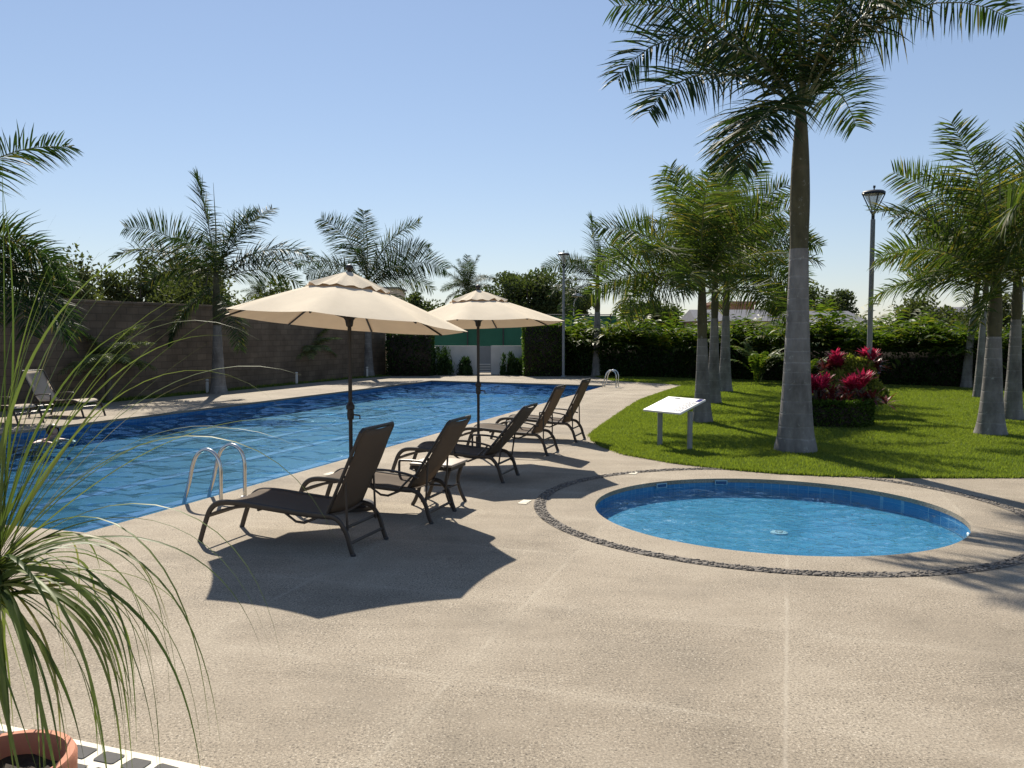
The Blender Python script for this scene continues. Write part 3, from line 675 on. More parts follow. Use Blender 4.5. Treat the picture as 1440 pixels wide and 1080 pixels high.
# areca hedge along the right: single clumps
def areca_mesh(seed, h, n, spread=.75, ll=.34, np_=15, mat=None, wid=.06):
    r = np.random.default_rng(seed); Vs = []; Fs = []; b = 0
    for k in range(n):
        f = frond_raw(r, h*r.uniform(.72, 1.08), r.uniform(62, 90), r.uniform(45, 105), ll, np_, wid)
        a = r.uniform(0, 2*pi); c, s = cos(a), sin(a); p = f[0]@np.array([[c, s, 0], [-s, c, 0], [0, 0, 1]]); o = r.normal(0, .28*spread, 2)
        p = p+np.array([o[0], o[1], r.uniform(-.1, .25)*h*.5]); Vs.append(p); Fs.append(f[1]+b); b += len(p)
    return npmesh('foliage', np.vstack(Vs), np.vstack(Fs), mat or M['areca'])
def frond_raw(r, L, e0, bend, ll, np_, wid=.06):
    n = 10; e = np.radians(e0-bend*((np.arange(n)+.5)/n)**1.6); st = np.c_[np.cos(e), np.zeros(n), np.sin(e)]*(L/n); pts = np.vstack([[0, 0, 0], np.cumsum(st, 0)])
    Vv = []; 
    for i in range(n):                                   # stalk ribbon
        w = .012*(1-.8*i/n); Vv += [pts[i]+[0, -w, 0], pts[i]+[0, w, 0], pts[i+1]+[0, w*.9, 0], pts[i+1]+[0, -w*.9, 0]]
    for s in (-1, 1):
        for q in range(np_):
            t = .3+.69*(q+r.uniform(0, 1))/np_; f = t*n; i = min(int(f), n-1); p = pts[i]+(pts[i+1]-pts[i])*(f-i); T = st[i]/np.linalg.norm(st[i])
            N = np.array([-T[2], 0, T[0]]); d = np.array([0, s, 0])*1.0+T*.8+N*r.uniform(-.1, .35); d[2] -= .25; d /= np.linalg.norm(d)
            l = ll*(1-.5*abs(t-.55)/.45)*r.uniform(.85, 1.15); w = np.cross(d, N); w = w/np.linalg.norm(w)*wid*.5
            m = p+d*l*.55; tip = m+(d+np.array([0, 0, -.45]))*l*.45
            Vv += [p-w*.5, m-w, tip, m+w]
    Vv = np.array(Vv); return Vv, np.arange(len(Vv)).reshape(-1, 4)
AR = [areca_mesh(50+i, 2.75, 40, .9, .62, 12, wid=.085) for i in range(5)]
line = [Vector((2.7, 37.4, 0)), Vector((9.9, 33.6, 0)), Vector((13.2, 31.0, 0)), Vector((21, 25.6, 0))]
acc = [0]
for a, b in zip(line, line[1:]): acc.append(acc[-1]+(b-a).length)
s = 0; k = 0; rr = random.Random(9)
while s < acc[-1]:
    i = max(j for j in range(len(acc)-1) if acc[j] <= s); p = line[i].lerp(line[i+1], (s-acc[i])/(acc[i+1]-acc[i])); k += 1
    t = empty('areca_palm', (p.x+rr.uniform(-.2, .2), p.y+rr.uniform(-.25, .25), 0), 'leafy yellow-green areca palm clump in the tall hedge behind the lawn', 'palm', 'areca palms forming the tall hedge', rz=rr.uniform(0, 6.28), scale=rr.uniform(.92, 1.14))
    link('foliage', AR[k % 5], t); s += rr.uniform(.72, .95)
# big-leaved cycads in front of the hedge
CY = areca_mesh(91, 1.9, 22, .25, .26, 26, M['areca'])
for x, y, sc, lab in [(9.0, 30.3, 1.0, 'dark feathery shrub palm left of the tallest trunk, before the hedge'), (10.6, 29.6, .8, 'feathery shrub palm right behind the tallest trunk')]:
    t = empty('shrub_palm', (x, y, 0), lab, 'palm', scale=sc); link('foliage', CY, t)
# dark shrubs before the white wall
for i, (x, y, sx, sz, lab) in enumerate([(-3.05, 36.5, .8, 1.15, 'dark spiky shrub at the left end of the low white wall'), (-2.1, 36.55, .62, .85, 'small rounded dark shrub left of the gate'), (-.2, 36.5, .7, 1.0, 'dark spiky shrub right of the gate'), (.45, 36.4, .8, .8, 'dark low shrub beside the tall clipped hedge')]):
    t = empty('dark_shrub', (x, y, 0), lab, 'shrub'); r = np.random.default_rng(60+i)
    q = r.normal(0, 1, (1600, 3)); q /= np.linalg.norm(q, axis=1)[:, None]; q *= (r.uniform(0, 1, 1600)**.4)[:, None]
    cen = r.uniform(-.5, .5, (9, 2))*[sx*.75, sx*.6]; hh = r.uniform(.4, 1.1, 9)*sz; kk = r.integers(0, 9, 1600); zz = r.uniform(.04, 1, 1600)
    P = np.c_[cen[kk]+r.normal(0, .085, (1600, 2))*(1.1-zz*.35)[:, None]*sx*1.3, zz*hh[kk]]; Vv, F = leafquads(P, .2, 1.6, .2, 60+i, np.c_[q[:, :2]*.5, np.full(1600, 1.0)])
    link('foliage', npmesh('foliage', Vv, F, M['hedge']), t)
    mb = MB(); mb.tube([(0, 0, -.03), (0, 0, sz*.5)], .03, 6); mb.build('stem', M['bark'], t)

# ------------------------------------------------------------------ flower bed, red plants
def cordyline(x, y, z, h, sp, label, mats, seed, n=46):
    t = empty('cordyline', (x, y, z), label, 'plant', 'red leafed plants in the flower bed'); r = np.random.default_rng(seed)
    def rosettes(mat, name, cs, nl, ll, e0, e1, w):
        Vv = []; 
        for c in cs:
            for k in range(nl):
                a = k*2.4+r.uniform(-.3, .3); e = R(r.uniform(e0, e1)); d = np.array([cos(a)*cos(e), sin(a)*cos(e), sin(e)]); s = np.array([-sin(a), cos(a), 0])*w*.5*r.uniform(.8, 1.2)
                l = ll*r.uniform(.7, 1.2); m = c+d*l*.5; tip = m+(d+np.array([0, 0, -.35]))*l*.5
                Vv += [c-s*.4, c+s*.4, m+s, m-s, m-s, m+s, tip+s*.08, tip-s*.08]
        Vv = np.array(Vv); link(name, npmesh(name, Vv, np.arange(len(Vv)).reshape(-1, 4), mat), t)
    cs = [np.array([r.normal(0, sp*.4), r.normal(0, sp*.4), h*r.uniform(.55, .95)]) for _ in range(9)]
    rosettes(mats[0], 'red_leaves', cs, 26, .30, 20, 85, .06)
    cs = [np.array([r.normal(0, sp*.55), r.normal(0, sp*.55), h*r.uniform(.15, .55)]) for _ in range(10)]
    rosettes(mats[1], 'dark_leaves', cs, 18, .34, -10, 60, .055)
    mb = MB()
    for k in range(7): mb.tube([(r.normal(0, sp*.2), r.normal(0, sp*.2), -.02), (r.normal(0, sp*.3), r.normal(0, sp*.3), h*.7)], .015, 5)
    mb.build('stems', M['bark'], t)
    return t
CM = (M['cordyline'], M['cord_low'])
r0 = np.random.default_rng(77)
t = empty('flower_bed_border', (6.55, 16.75, 0), 'low round clipped hedge ringing the red plants beside the tallest palm', 'hedge')
a = r0.uniform(0, 2*pi, 7000); z = r0.uniform(0, .5, 7000); rad = .74-r0.exponential(.04, 7000); top = r0.uniform(0, 1, 7000) < .35
rad[top] = r0.uniform(.5, .74, top.sum()); z[top] = .5+r0.normal(0, .025, top.sum())
P = np.c_[np.cos(a)*rad, np.sin(a)*rad, z]; Vv, F = leafquads(P, .07, .3, .5, 5, np.c_[np.cos(a), np.sin(a), np.where(top, 1.5, .2)], .8)
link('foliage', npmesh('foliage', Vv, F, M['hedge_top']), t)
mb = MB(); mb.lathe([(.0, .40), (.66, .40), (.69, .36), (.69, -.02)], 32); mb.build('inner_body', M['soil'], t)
cordyline(6.25, 16.7, .36, .50, .34, 'pink-red spiky plant in the left part of the round bed', CM, 31)
cordyline(6.95, 16.75, .36, .58, .40, 'tallest pink-red spiky plant in the right part of the round bed', CM, 32)
# croton shrub round the lamp post
t = empty('croton_shrub', (7.75, 19.0, 0), 'large rounded yellow-green shrub around the lamp post foot', 'shrub'); r = np.random.default_rng(8)
P = []; D = []
for k in range(26):
    v = r.normal(0, 1, 3); v /= np.linalg.norm(v); v[2] = abs(v[2]); c = v*[.66, .6, .95]+[0, 0, .26]; q = r.normal(0, 1, (260, 3)); q /= np.linalg.norm(q, axis=1)[:, None]; P.append(c+q*r.uniform(.1, .24)); D.append(q+[0, 0, .5])
Vv, F = leafquads(np.vstack(P), .13, .4, .42, 3, np.vstack(D)); link('foliage', npmesh('foliage', Vv, F, M['croton']), t)
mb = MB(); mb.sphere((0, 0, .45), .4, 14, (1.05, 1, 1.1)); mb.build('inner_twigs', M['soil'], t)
cordyline(7.35, 18.9, .85, .48, .22, 'pink-red plant rising from the croton shrub, left of the lamp post', CM, 33)
cordyline(8.1, 18.8, .85, .52, .16, 'pink-red plant rising from the croton shrub, right of the lamp post', CM, 34)

# ------------------------------------------------------------------ background beyond the walls
BG = 'trees beyond the block wall'
broad_tree(-21.2, 40, 3.4, 5.9, 1.5, 'thin airy tree beyond the wall at far left, sky showing through', M['tree2'], 71, 5000, .22, 20, BG)
broad_tree(-29, 44, 7, 4.4, .5, 'low olive tree behind the left-edge palm fronds', M['tree2'], 72, 6000, .25, 16, BG)
broad_tree(-20.6, 46, 4.7, 6.2, .5, 'dense rounded tree beyond the wall, left of the wall palm', M['tree2'], 73, 9000, .24, 18, BG)
broad_tree(-16.9, 45, 4.3, 5.6, .5, 'bushy light green tree beyond the wall just left of the palm trunk', M['tree2'], 74, 9000, .22, 18, BG)
broad_tree(-19.8, 52, 5.4, 7.4, 1, 'taller dark tree peeping behind the bushy ones beyond the wall', M['tree'], 75, 7000, .24, 16, BG)
broad_tree(-13.6, 47, 3.2, 5.0, .5, 'small green tree beyond the wall right of the palm trunk', M['tree2'], 76, 6000, .22, 14, BG)
BG2 = 'dark trees beyond the far end'
broad_tree(1.5, 72, 8.2, 7.3, 2.0, 'broad dark umbrella-shaped tree above the rear umbrella', M['tree'], 81, 15000, .3, 26, BG2)
broad_tree(5.3, 76, 5, 6.2, 1.5, 'dark tree behind the far lamp post', M['tree'], 82, 9000, .3, 18, BG2)
broad_tree(-2.5, 68, 5.2, 5.6, 1, 'dark bushy tree left of the rear umbrella top', M['tree'], 83, 9000, .28, 18, BG2)
broad_tree(-7.6, 66, 4.2, 5.0, .8, 'dark rounded tree between the two umbrella tops', M['tree'], 84, 8000, .26, 16, BG2)
broad_tree(10.5, 60, 6, 4.6, .5, 'low dark tree behind the trio of palms', M['tree'], 85, 8000, .28, 16, BG2)
broad_tree(26.5, 78, 7.6, 6.2, 1.0, 'dark broad tree above the pale roof', M['tree'], 86, 11000, .32, 20, BG2)
broad_tree(31.5, 82, 6, 5.8, 1.0, 'dark tree above the pale roof, behind the lamp post', M['tree'], 87, 9000, .32, 18, BG2)
broad_tree(23, 47, 5, 4.2, .4, 'olive bushy tree behind the hedge, right of the lamp post', M['tree2'], 88, 9000, .22, 16, BG2)
broad_tree(29, 50, 5, 4.0, .4, 'olive tree behind the hedge under the right-hand palm crown', M['tree2'], 89, 8000, .22, 16, BG2)
broad_tree(36, 62, 5, 3.6, .4, 'low olive tree behind the hedge near the right edge', M['tree2'], 90, 7000, .24, 14, BG2)
def coco(x, y, h, sc, label, seed):
    t = empty('coconut_palm', (x, y, 0), label, 'palm tree', 'far coconut palms')
    mb = MB(); mb.tube(sm([(0, 0, -.05), (.15, 0, h*.5), (0, 0, h)], 4), [.2, .18, .17, .16, .15, .14, .13, .12, .12], 8); mb.build('trunk', M['bark'], t)
    for az, k, s_ in auto(seed, 18, 7): link('frond', FV['d', k, seed % 2], t, (0, 0, h), (0, 0, R(az)), (s_*sc,)*3)
coco(-3.2, 60, 5.0, .82, 'far coconut palm standing up behind the rear umbrella', 2)
coco(-24.2, 80, 5.4, .62, 'tiny far coconut palm left of the front umbrella', 4)
coco(-13.5, 78, 4.3, .55, 'tiny far coconut palm behind the right slope of the front umbrella', 6)
# far wooded skyline (reads as one mass)
r = np.random.default_rng(4); P = []
for k in range(420):
    x = r.uniform(-210, 230); y = 190+r.uniform(-15, 40); h = r.uniform(2.4, 4.6)+1.6*noise.noise((x*.03, 0, 0)); q = r.normal(0, 1, (70, 3)); q /= np.linalg.norm(q, axis=1)[:, None]
    P.append(np.array([x, y, h*.5])+q*[r.uniform(2.5, 5), 2, h*.5])
Vv, F = leafquads(np.vstack(P), 1.0, .1, .6, 4)
tag(link('far_woods', npmesh('far_woods', Vv, F, M['tree'])), 'distant dark line of trees along the horizon', 'woods', kind='stuff')
# green tennis windscreen with posts
t = empty('court_fence', (-6.2, 43, 0), 'green windscreen fence of a court above the low white wall', 'fence')
mb = MB()
for i in range(29):
    x0, x1 = i*.4, i*.4+.4; f = lambda x: .03*sin(x*2.1)+.015*sin(x*5.3)
    mb.add([(x0, f(x0), .1), (x1, f(x1), .1), (x1, f(x1), 2.75), (x0, f(x0), 2.75)], [(0, 1, 2, 3)])
mb.build('windscreen', M['screen'], t)
for i in range(7): mb = MB(); mb.tube([(.2+i*1.85, -.08, 0), (.2+i*1.85, -.08, 2.85)], .035, 8); mb.build('post', M['darkgrey'], t)
mb = MB(); mb.tube([(0, -.07, 2.8), (11.6, -.07, 2.8)], .025, 8); mb.build('top_rail', M['darkgrey'], t)
def building(x, y, w, d, h, label, wm, rm, roof='flat', nwin=4):
    b = empty('house', (x, y, 0), label, 'building')
    mb = MB(); mb.box((0, 0, h/2), (w, d, h)); mb.build('walls', wm, b, smooth=False)
    mb = MB()
    if roof == 'flat': mb.box((0, 0, h+.12), (w+.5, d+.5, .24), bev=.03)
    else: mb.add([(-w/2-.4, -d/2-.4, h+.01), (w/2+.4, -d/2-.4, h+.01), (w/2+.4, d/2+.4, h+.01), (-w/2-.4, d/2+.4, h+.01), (-w/2-.2, 0, h+roof), (w/2+.2, 0, h+roof)], [(0, 1, 5, 4), (2, 3, 4, 5), (0, 4, 3), (1, 2, 5), (3, 2, 1, 0)])
    mb.build('roof', rm, b, smooth=False)
    for i in range(nwin):
        wx = -w/2+w*(i+.5)/nwin; mb = MB(); mb.box((wx, -d/2-.01, h*.55), (w/nwin*.45, .06, h*.35)); mb.build('window', M['glassdark'], b, smooth=False)
    return b
building(24.2, 66, 4.6, 8, 2.45, 'low building with long pale grey roof beyond the hedge', M['beige'], M['roof'], 1.15)
building(16.2, 62, 2.6, 4, 3.9, 'small reddish block building between the palm trunks beyond the hedge', M['brickred'], M['brickred'])
building(14.2, 55, 4.5, 5, 2.6, 'low grey-roofed building left of the tallest trunk beyond the hedge', M['beige'], M['roof'], .8)
building(38.5, 72, 7, 6, 3.2, 'orange-tan house between the right-hand palm trunks far behind', M['brickred'], M['roof'], .9)
building(-18.2, 118, 5, 8, 7.9, 'pale apartment block far behind the front umbrella top', M['beige'], M['roof'])
def court_light(x, y, h, label):
    t = empty('flood_light', (x, y, 0), label, 'floodlight', 'far court floodlights')
    mb = MB(); mb.tube([(0, 0, 0), (0, 0, h)], [.09, .06], 8); mb.build('pole', M['grey'], t)
    mb = MB(); mb.tube([(-.7, 0, h-.1), (.7, 0, h-.1)], .04, 6); mb.build('crossarm', M['grey'], t)
    for sx in (-.6, .6): mb = MB(); mb.box((sx, -.1, h), (.45, .3, .22), bev=.03); mb.build('lamp_head', M['darkgrey'], t)
court_light(41.5, 70, 5.0, 'twin-headed floodlight pole far behind the right palm trunks'); court_light(43.0, 70, 6.1, 'taller floodlight pole at the far right edge')
t = empty('street_light', (4.3, 58, 0), 'small mushroom-headed street light behind the right slope of the rear umbrella', 'street light')
mb = MB(); mb.tube(sm([(0, 0, 0), (0, 0, 3.2), (.05, 0, 4.0), (.25, 0, 4.35)], 5), .045, 8); mb.build('pole', M['white'], t)
mb = MB(); mb.lathe([(0, .28), (.2, .24), (.36, .1), (.4, 0), (.3, -.03), (0, -.04)], 18, (.25, 0, 4.4)); mb.build('lamp_head', M['white'], t)

# ------------------------------------------------------------------ lamp posts
def lamp_post(x, y, top, label):
    t = empty('lamp_post', (x, y, 0), label, 'lamp post', 'garden lamp posts')
    z = top-.62; mb = MB(); mb.lathe([(.11, 0), (.11, .03), (.06, .06), (.05, z-.12), (.05, z-.1)], 14); mb.build('pole', M['grey'], t)
    mb = MB(); mb.lathe([(.03, z-.12), (.036, z-.1), (.036, z+.02), (.05, z+.05), (.05, z+.08), (0, z+.08)], 12); mb.build('neck', M['darkgrey'], t)
    for k in range(4):
        a = k*pi/2+.0; c, s = cos(a), sin(a); mb = MB(); mb.tube([(.035*c, .035*s, z+.03), (.255*c, .255*s, z+.47)], .014, 6); mb.build('strut', M['darkgrey'], t)
    mb = MB(); mb.lathe([(.0, z+.13), (.035, z+.13), (.20, z+.45), (.2, z+.455), (0, z+.455)], 20); mb.build('diffuser', M['diffuser'], t)
    mb = MB(); mb.lathe([(.205, z+.455), (.245, z+.46), (.25, z+.50), (.215, z+.53), (0, z+.545)], 28); mb.lathe([(.245, z+.46), (0, z+.459)], 28); mb.build('cap', M['darkgrey'], t)
    mb = MB(); mb.tube([(.0, -.02, z+.53), (0, -.02, z+.6)], .016, 8); mb.tube([(0, -.02, z+.6), (0.005, -.02, z+.645)], .028, 8); mb.build('sensor', M['darkgrey'], t)
    return t
lamp_post(8.08, 18.72, 5.12, 'near tall grey lamp post with conical lantern rising from the croton shrub')
lamp_post(2.18, 35.1, 5.3, 'far grey lamp post with conical lantern at the end of the pool')

# ------------------------------------------------------------------ bollards along the verge
BO = None
for x, y, lab in [(-9.5, 25.75, 'short white bollard light left of the wall palm trunk'), (-7.9, 30.3, 'short white bollard light right of the wall palm trunk'), (-6.15, 35.1, 'farthest short white bollard light beneath the front umbrella'), (-11.75, 20.6, 'short white bollard light behind the pale lounger')]:
    if BO is None:
        t = BO = empty('bollard_light', (0, 0, 0), lab, 'bollard light', 'bollard lights along the wall')
        mb = MB(); mb.lathe([(.045, -.02), (.045, .34), (.04, .35)], 14); mb.build('post', M['wallwhite'], t)
        mb = MB(); mb.lathe([(.035, .345), (.035, .39)], 14); mb.build('lens', M['diffuser'], t)
        mb = MB(); mb.lathe([(.05, .385), (.05, .41), (.03, .43), (0, .435)], 14); mb.build('cap', M['wallwhite'], t)
    else: t = copy_tree(BO)
    t['label'] = lab; t.location = (x, y, 0)

# ------------------------------------------------------------------ pool ladders
def ladder(x, y, rz, w, label):
    t = empty('pool_ladder', (x, y, 0), label, 'pool ladder', 'stainless pool ladders', rz)     # +X towards the pool, Y across
    for s in (-1, 1):
        yy = s*w/2
        p = sm([(0, yy, -.01), (0, yy, .22), (.0, yy, .40), (.05, yy, .53), (.17, yy, .59), (.29, yy, .54), (.36, yy, .42), (.42, yy, .2), (.50, yy, -.05), (.52, yy, -.3), (.52, yy, -.41)], 6)
        mb = MB(); mb.tube(p, .021, 12); mb.build('rail', M['steel'], t)
        mb = MB(); mb.lathe([(.022, .012), (.045, .008), (.05, 0)], 16, (0, yy, .001)); mb.build('flange', M['white'], t)
    for k in range(2): mb = MB(); mb.box((.52, 0, -.2-.15*k), (.07, w, .025), bev=.006); mb.build('step', M['steel'], t)
    return t
ladder(-3.12, 9.17, math.atan2(-U.y, -U.x), .42, 'near stainless steel pool ladder beside the front lounger')
ladder(3.62, 28.42, math.atan2(-U.y, -U.x), .40, 'far stainless steel pool ladder at the far right pool corner')

# ------------------------------------------------------------------ umbrellas
def umbrella(x, y, rz, tilt, tdir, label, Rr=1.30, zr=2.00, rise=.45):
    t = empty('patio_umbrella', (x, y, 0), label, 'umbrella', 'beige patio umbrellas by the pool')
    mb = MB(); mb.lathe([(0, .0), (.25, .0), (.25, .035), (.22, .06), (.06, .075), (.04, .1), (.04, .3), (.028, .31)], 28); mb.build('base', M['pole'], t)
    mb = MB(); mb.tube([(0, 0, .3), (0, 0, zr+rise-.02)], .021, 12); mb.build('pole', M['pole'], t)
    mb = MB(); mb.lathe([(.021, .94), (.034, .95), (.038, 1.0), (.034, 1.05), (.045, 1.06), (.045, 1.1), (.03, 1.12), (.021, 1.14)], 14); mb.tube([(.03, 0, 1.0), (.1, 0, .99), (.1, 0, .95)], .009, 6); mb.build('crank', M['pole'], t)
    Mt = Matrix.Translation((0, 0, zr+rise)) @ Matrix.Rotation(tilt, 4, Vector((-sin(tdir), cos(tdir), 0))) @ Matrix.Rotation(rz, 4, 'Z') @ Matrix.Translation((0, 0, -zr-rise))
    C = 8; nr = 10; na = 6
    def surf(r, a, zoff=0, sc=1.0):
        """canopy between eight ribs: flat panels with sagging, scalloped edge"""
        k = a/(2*pi)*C; f = k-math.floor(k); A0 = 2*pi*math.floor(k)/C; A1 = A0+2*pi/C
        q = Vector((cos(A0), sin(A0), 0)).lerp(Vector((cos(A1), sin(A1), 0)), f)
        q *= (1-.10*4*f*(1-f)*(r**3)*.35); p = q*r*Rr
        z = zr+rise*(1-r**1.12)-.03*4*f*(1-f)*r*(1-r*.6)
        return Mt @ Vector((p.x, p.y, z+zoff))
    mb = MB(); r0 = .16; vs = []; fs = []; n = C*na
    for i in range(nr+1):
        for j in range(n): vs.append(surf(r0+(1-r0)*i/nr, 2*pi*j/n))
    for i in range(nr):
        for j in range(n): j2 = (j+1) % n; fs.append((i*n+j, (i+1)*n+j, (i+1)*n+j2, i*n+j2))
    mb.add(vs, fs); can = mb.build('canopy', M['canopy'], t)
    # small upper vent with ruffled rim
    mb = MB(); vs = []; fs = []; n = C*8; m = 7
    for i in range(m+1):
        r = .02+.33*i/m
        for j in range(n):
            a = 2*pi*j/n; ru = (.012*cos(a*C*2)+.007*sin(a*13))*(i/m)**2; p = surf(r, a); vs.append(p+Vector((0, 0, .05*(1-i/m*.75)+ru+.014)))
    for i in range(m):
        for j in range(n): j2 = (j+1) % n; fs.append((i*n+j, (i+1)*n+j, (i+1)*n+j2, i*n+j2))
    mb.add(vs, fs); ve = mb.build('vent', M['canopy'], t)
    mb = MB(); c = Mt @ Vector((0, 0, zr+rise+.07)); mb.tube([c+Vector((0, 0, -.08)), c+Vector((0, 0, .01))], [.03, .02], 10); mb.sphere(c+Vector((0, 0, .035)), .042, 12, (1, 1, .9)); mb.build('finial', M['pole'], t)
    hub = Vector((0, 0, zr+.05))
    mb = MB(); mb.lathe([(.021, -.09), (.035, -.08), (.045, -.02), (.06, .0), (.06, .03), (.021, .04)], 14, hub); mb.build('hub', M['pole'], t)
    for k in range(C):
        a = 2*pi*k/C+1e-6; p = [surf(r, a, -.018) for r in (.03, .3, .6, .98)]; mb = MB(); mb.tube(p, .011, 6); rb = mb.build('rib', M['pole'], t)
        mb = MB(); mb.tube([hub+Vector((cos(a+rz)*.05, sin(a+rz)*.05, .01)), surf(.5, a, -.022)], .009, 6); mb.build('strut', M['pole'], rb)
    return t
umbrella(-1.72, 8.78, R(-3), R(5.7), R(42), 'front beige patio umbrella with dark pole, nearest the camera', zr=1.97, rise=.48)
umbrella(-.51, 12.5, R(-11), R(3.0), R(120), 'rear beige patio umbrella shading the middle loungers')

# ------------------------------------------------------------------ loungers
def lounger(p_near_rear, ang, label, sling=M['sling'], frame=M['frame'], arms=True, direction=None, group='dark sling loungers facing the pool'):
    """local X runs from foot to head; origin under the near front foot"""
    u = direction or U; W = .60
    org = Vector((*p_near_rear, 0))-u*1.54
    t = empty('sun_lounger', org, label, 'sun lounger', group, math.atan2(u.y, u.x))
    bar = dict(n=6, flat=.62)
    for yy in (0.0, W):
        mb = MB(); p = sm([(0, yy, .0), (.06, yy, .17), (.12, yy, .30), (.22, yy, .365), (.42, yy, .375), (.75, yy, .35), (1.1, yy, .325), (1.33, yy, .32)], 5)
        mb.tube(p, .026, 8, flat=.6); mb.build('side_rail', frame, t)
        mb = MB(); p = sm([(1.30, yy+.0, .325), (1.40, yy, .30), (1.48, yy, .20), (1.52, yy, .08), (1.55, yy, .0)], 5); mb.tube(p, .024, 8, flat=.6); mb.build('leg', frame, t)
        mb = MB(); mb.tube(sm([(.10, yy, .24), (.2, yy, .285), (.38, yy, .335), (.5, yy, .355)], 4), .014, 6); mb.build('brace', frame, t)
        mb = MB(); mb.tube([(.88, yy, .33), (1.0, yy, .255), (1.08, yy, .25), (1.22, yy, .31)], .012, 6); mb.build('bracket', frame, t)
    for (x, z) in ((.10, .24), (1.45, .22), (1.51, .10), (.62, .33)):
        mb = MB(); mb.tube([(x, .0, z), (x, W, z)], .014, 8); mb.build('crossbar', frame, t)
    # seat sling between the rails
    mb = MB(); nx, ny = 22, 8; xs = [.16+1.17*i/nx for i in range(nx+1)]; vs = []
    prof = sm([(.10, 0, .30), (.22, 0, .380), (.42, 0, .388), (.75, 0, .362), (1.1, 0, .338), (1.34, 0, .333)], 6)
    px = [p.x for p in prof]; pz = [p.z for p in prof]
    for x in xs:
        for j in range(ny+1):
            q = j/ny; vs.append((x, .01+q*(W-.02), float(np.interp(x, px, pz))-.025*4*q*(1-q)))
    fs = [(i*(ny+1)+j, (i+1)*(ny+1)+j, (i+1)*(ny+1)+j+1, i*(ny+1)+j+1) for i in range(nx) for j in range(ny)]
    mb.add(vs, fs); s_ = mb.build('seat', sling, t); so = s_.modifiers.new('thickness', 'SOLIDIFY'); so.thickness = .006
    # backrest
    a = R(ang); hx, hz = 1.30, .34; BL = .80; d = Vector((cos(a), 0, sin(a))); nrm = Vector((-sin(a), 0, cos(a)))
    b = bpy.data.objects.new('backrest', None)
    mb = MB(); nx, ny = 12, 8; vs = []
    for i in range(nx+1):
        for j in range(ny+1):
            q = j/ny; s = i/nx; p = Vector((hx, 0, hz))+d*BL*s-nrm*(.03*4*q*(1-q)+.02*sin(pi*s)); vs.append((p.x, .015+q*(W-.03), p.z))
    fs = [(i*(ny+1)+j, (i+1)*(ny+1)+j, (i+1)*(ny+1)+j+1, i*(ny+1)+j+1) for i in range(nx) for j in range(ny)]
    mb.add(vs, fs); bk = mb.build('backrest', sling, t); so = bk.modifiers.new('thickness', 'SOLIDIFY'); so.thickness = .007
    mb = MB(); p = [Vector((hx, 0.0, hz))+d*BL*s+Vector((0, yy, 0)) for yy, s in ((.008, 0), (.008, .5), (.008, .97), (.03, 1.0), (W-.03, 1.0), (W-.008, .97), (W-.008, .5), (W-.008, 0))]
    mb.tube(p, .016, 8); mb.build('back_frame', frame, bk)
    for yy in (.05, W-.05):
        mb = MB(); q = Vector((hx, yy, hz))+d*.36; mb.tube([q, (1.47, yy, .20)], .011, 6); mb.build('back_prop', frame, bk)
    if arms:
        for yy in (-.02, W+.02):
            q = Vector((hx, yy, hz))+d*.20
            mb = MB(); mb.tube(sm([(.90, yy, .345), (.90, yy, .44), (.905, yy, .495), (.94, yy, .507), (1.1, yy, .507), (1.28, yy, .485), (1.42, yy, .45)], 5), .013, 8, flat=1.3); mb.build('armrest', frame, t)
            mb = MB(); mb.tube([(1.36, yy, .47), (1.22, yy, .33)], .011, 6); mb.build('arm_brace', frame, t)
    for yy in (0, W):
        for x in (0.0, 1.55): mb = MB(); mb.tube([(x, yy, -.0), (x, yy, .02)], .022, 8); mb.build('foot_cap', M['darkgrey'], t)
    return t
lounger((-1.34, 6.84), 65, 'nearest dark lounger, by the ladder, under the front umbrella', arms=False)
lounger((-.80, 8.02), 57, 'second dark lounger from the front, with side table behind it')
lounger((-.12, 10.22), 50, 'lowest-reclined dark lounger, middle of the row, under the rear umbrella')
lounger((.53, 12.50), 62, 'fourth dark lounger, just beyond the rear umbrella pole')
lounger((1.09, 14.05), 64, 'farthest dark lounger of the row, at the tip of the lawn')
GL = 'pale loungers across the pool'
ul = Vector((-.953, .303, 0))
def far_l(fx, fy, label):
    t = lounger((0, 0), 57, label, M['sling_l'], M['frame'], True, ul, GL); o = Vector((fx, fy, 0)); t.location = o; return t
far_l(-9.19, 18.62, 'pale sling lounger with raised back across the pool at left')
far_l(-9.75, 17.15, 'pale lounger cut by the left edge, behind the potted plant')

# side table
t = empty('side_table', (-.80, 9.0, 0), 'small dark side table with pale top between the second and third loungers', 'side table', rz=math.atan2(U.y, U.x))
mb = MB(); mb.box((0, 0, .455), (.50, .46, .03), bev=.012); mb.build('table_top', M['tabletop'], t)
mb = MB(); mb.box((0, 0, .42), (.46, .42, .04)); mb.build('apron', M['frame'], t, smooth=False)
for sx in (-1, 1):
    for sy in (-1, 1): mb = MB(); mb.tube(sm([(sx*.20, sy*.18, .42), (sx*.15, sy*.175, .25), (sx*.19, sy*.18, .09), (sx*.24, sy*.18, 0)], 4), .022, 6, flat=.7); mb.build('leg', M['frame'], t)
mb = MB(); mb.tube([(-.16, 0, .2), (.16, 0, .2)], .012, 6); mb.tube([(-.16, -.175, .2), (-.16, .175, .2)], .012, 6); mb.tube([(.16, -.175, .2), (.16, .175, .2)], .012, 6); mb.build('stretcher', M['frame'], t)

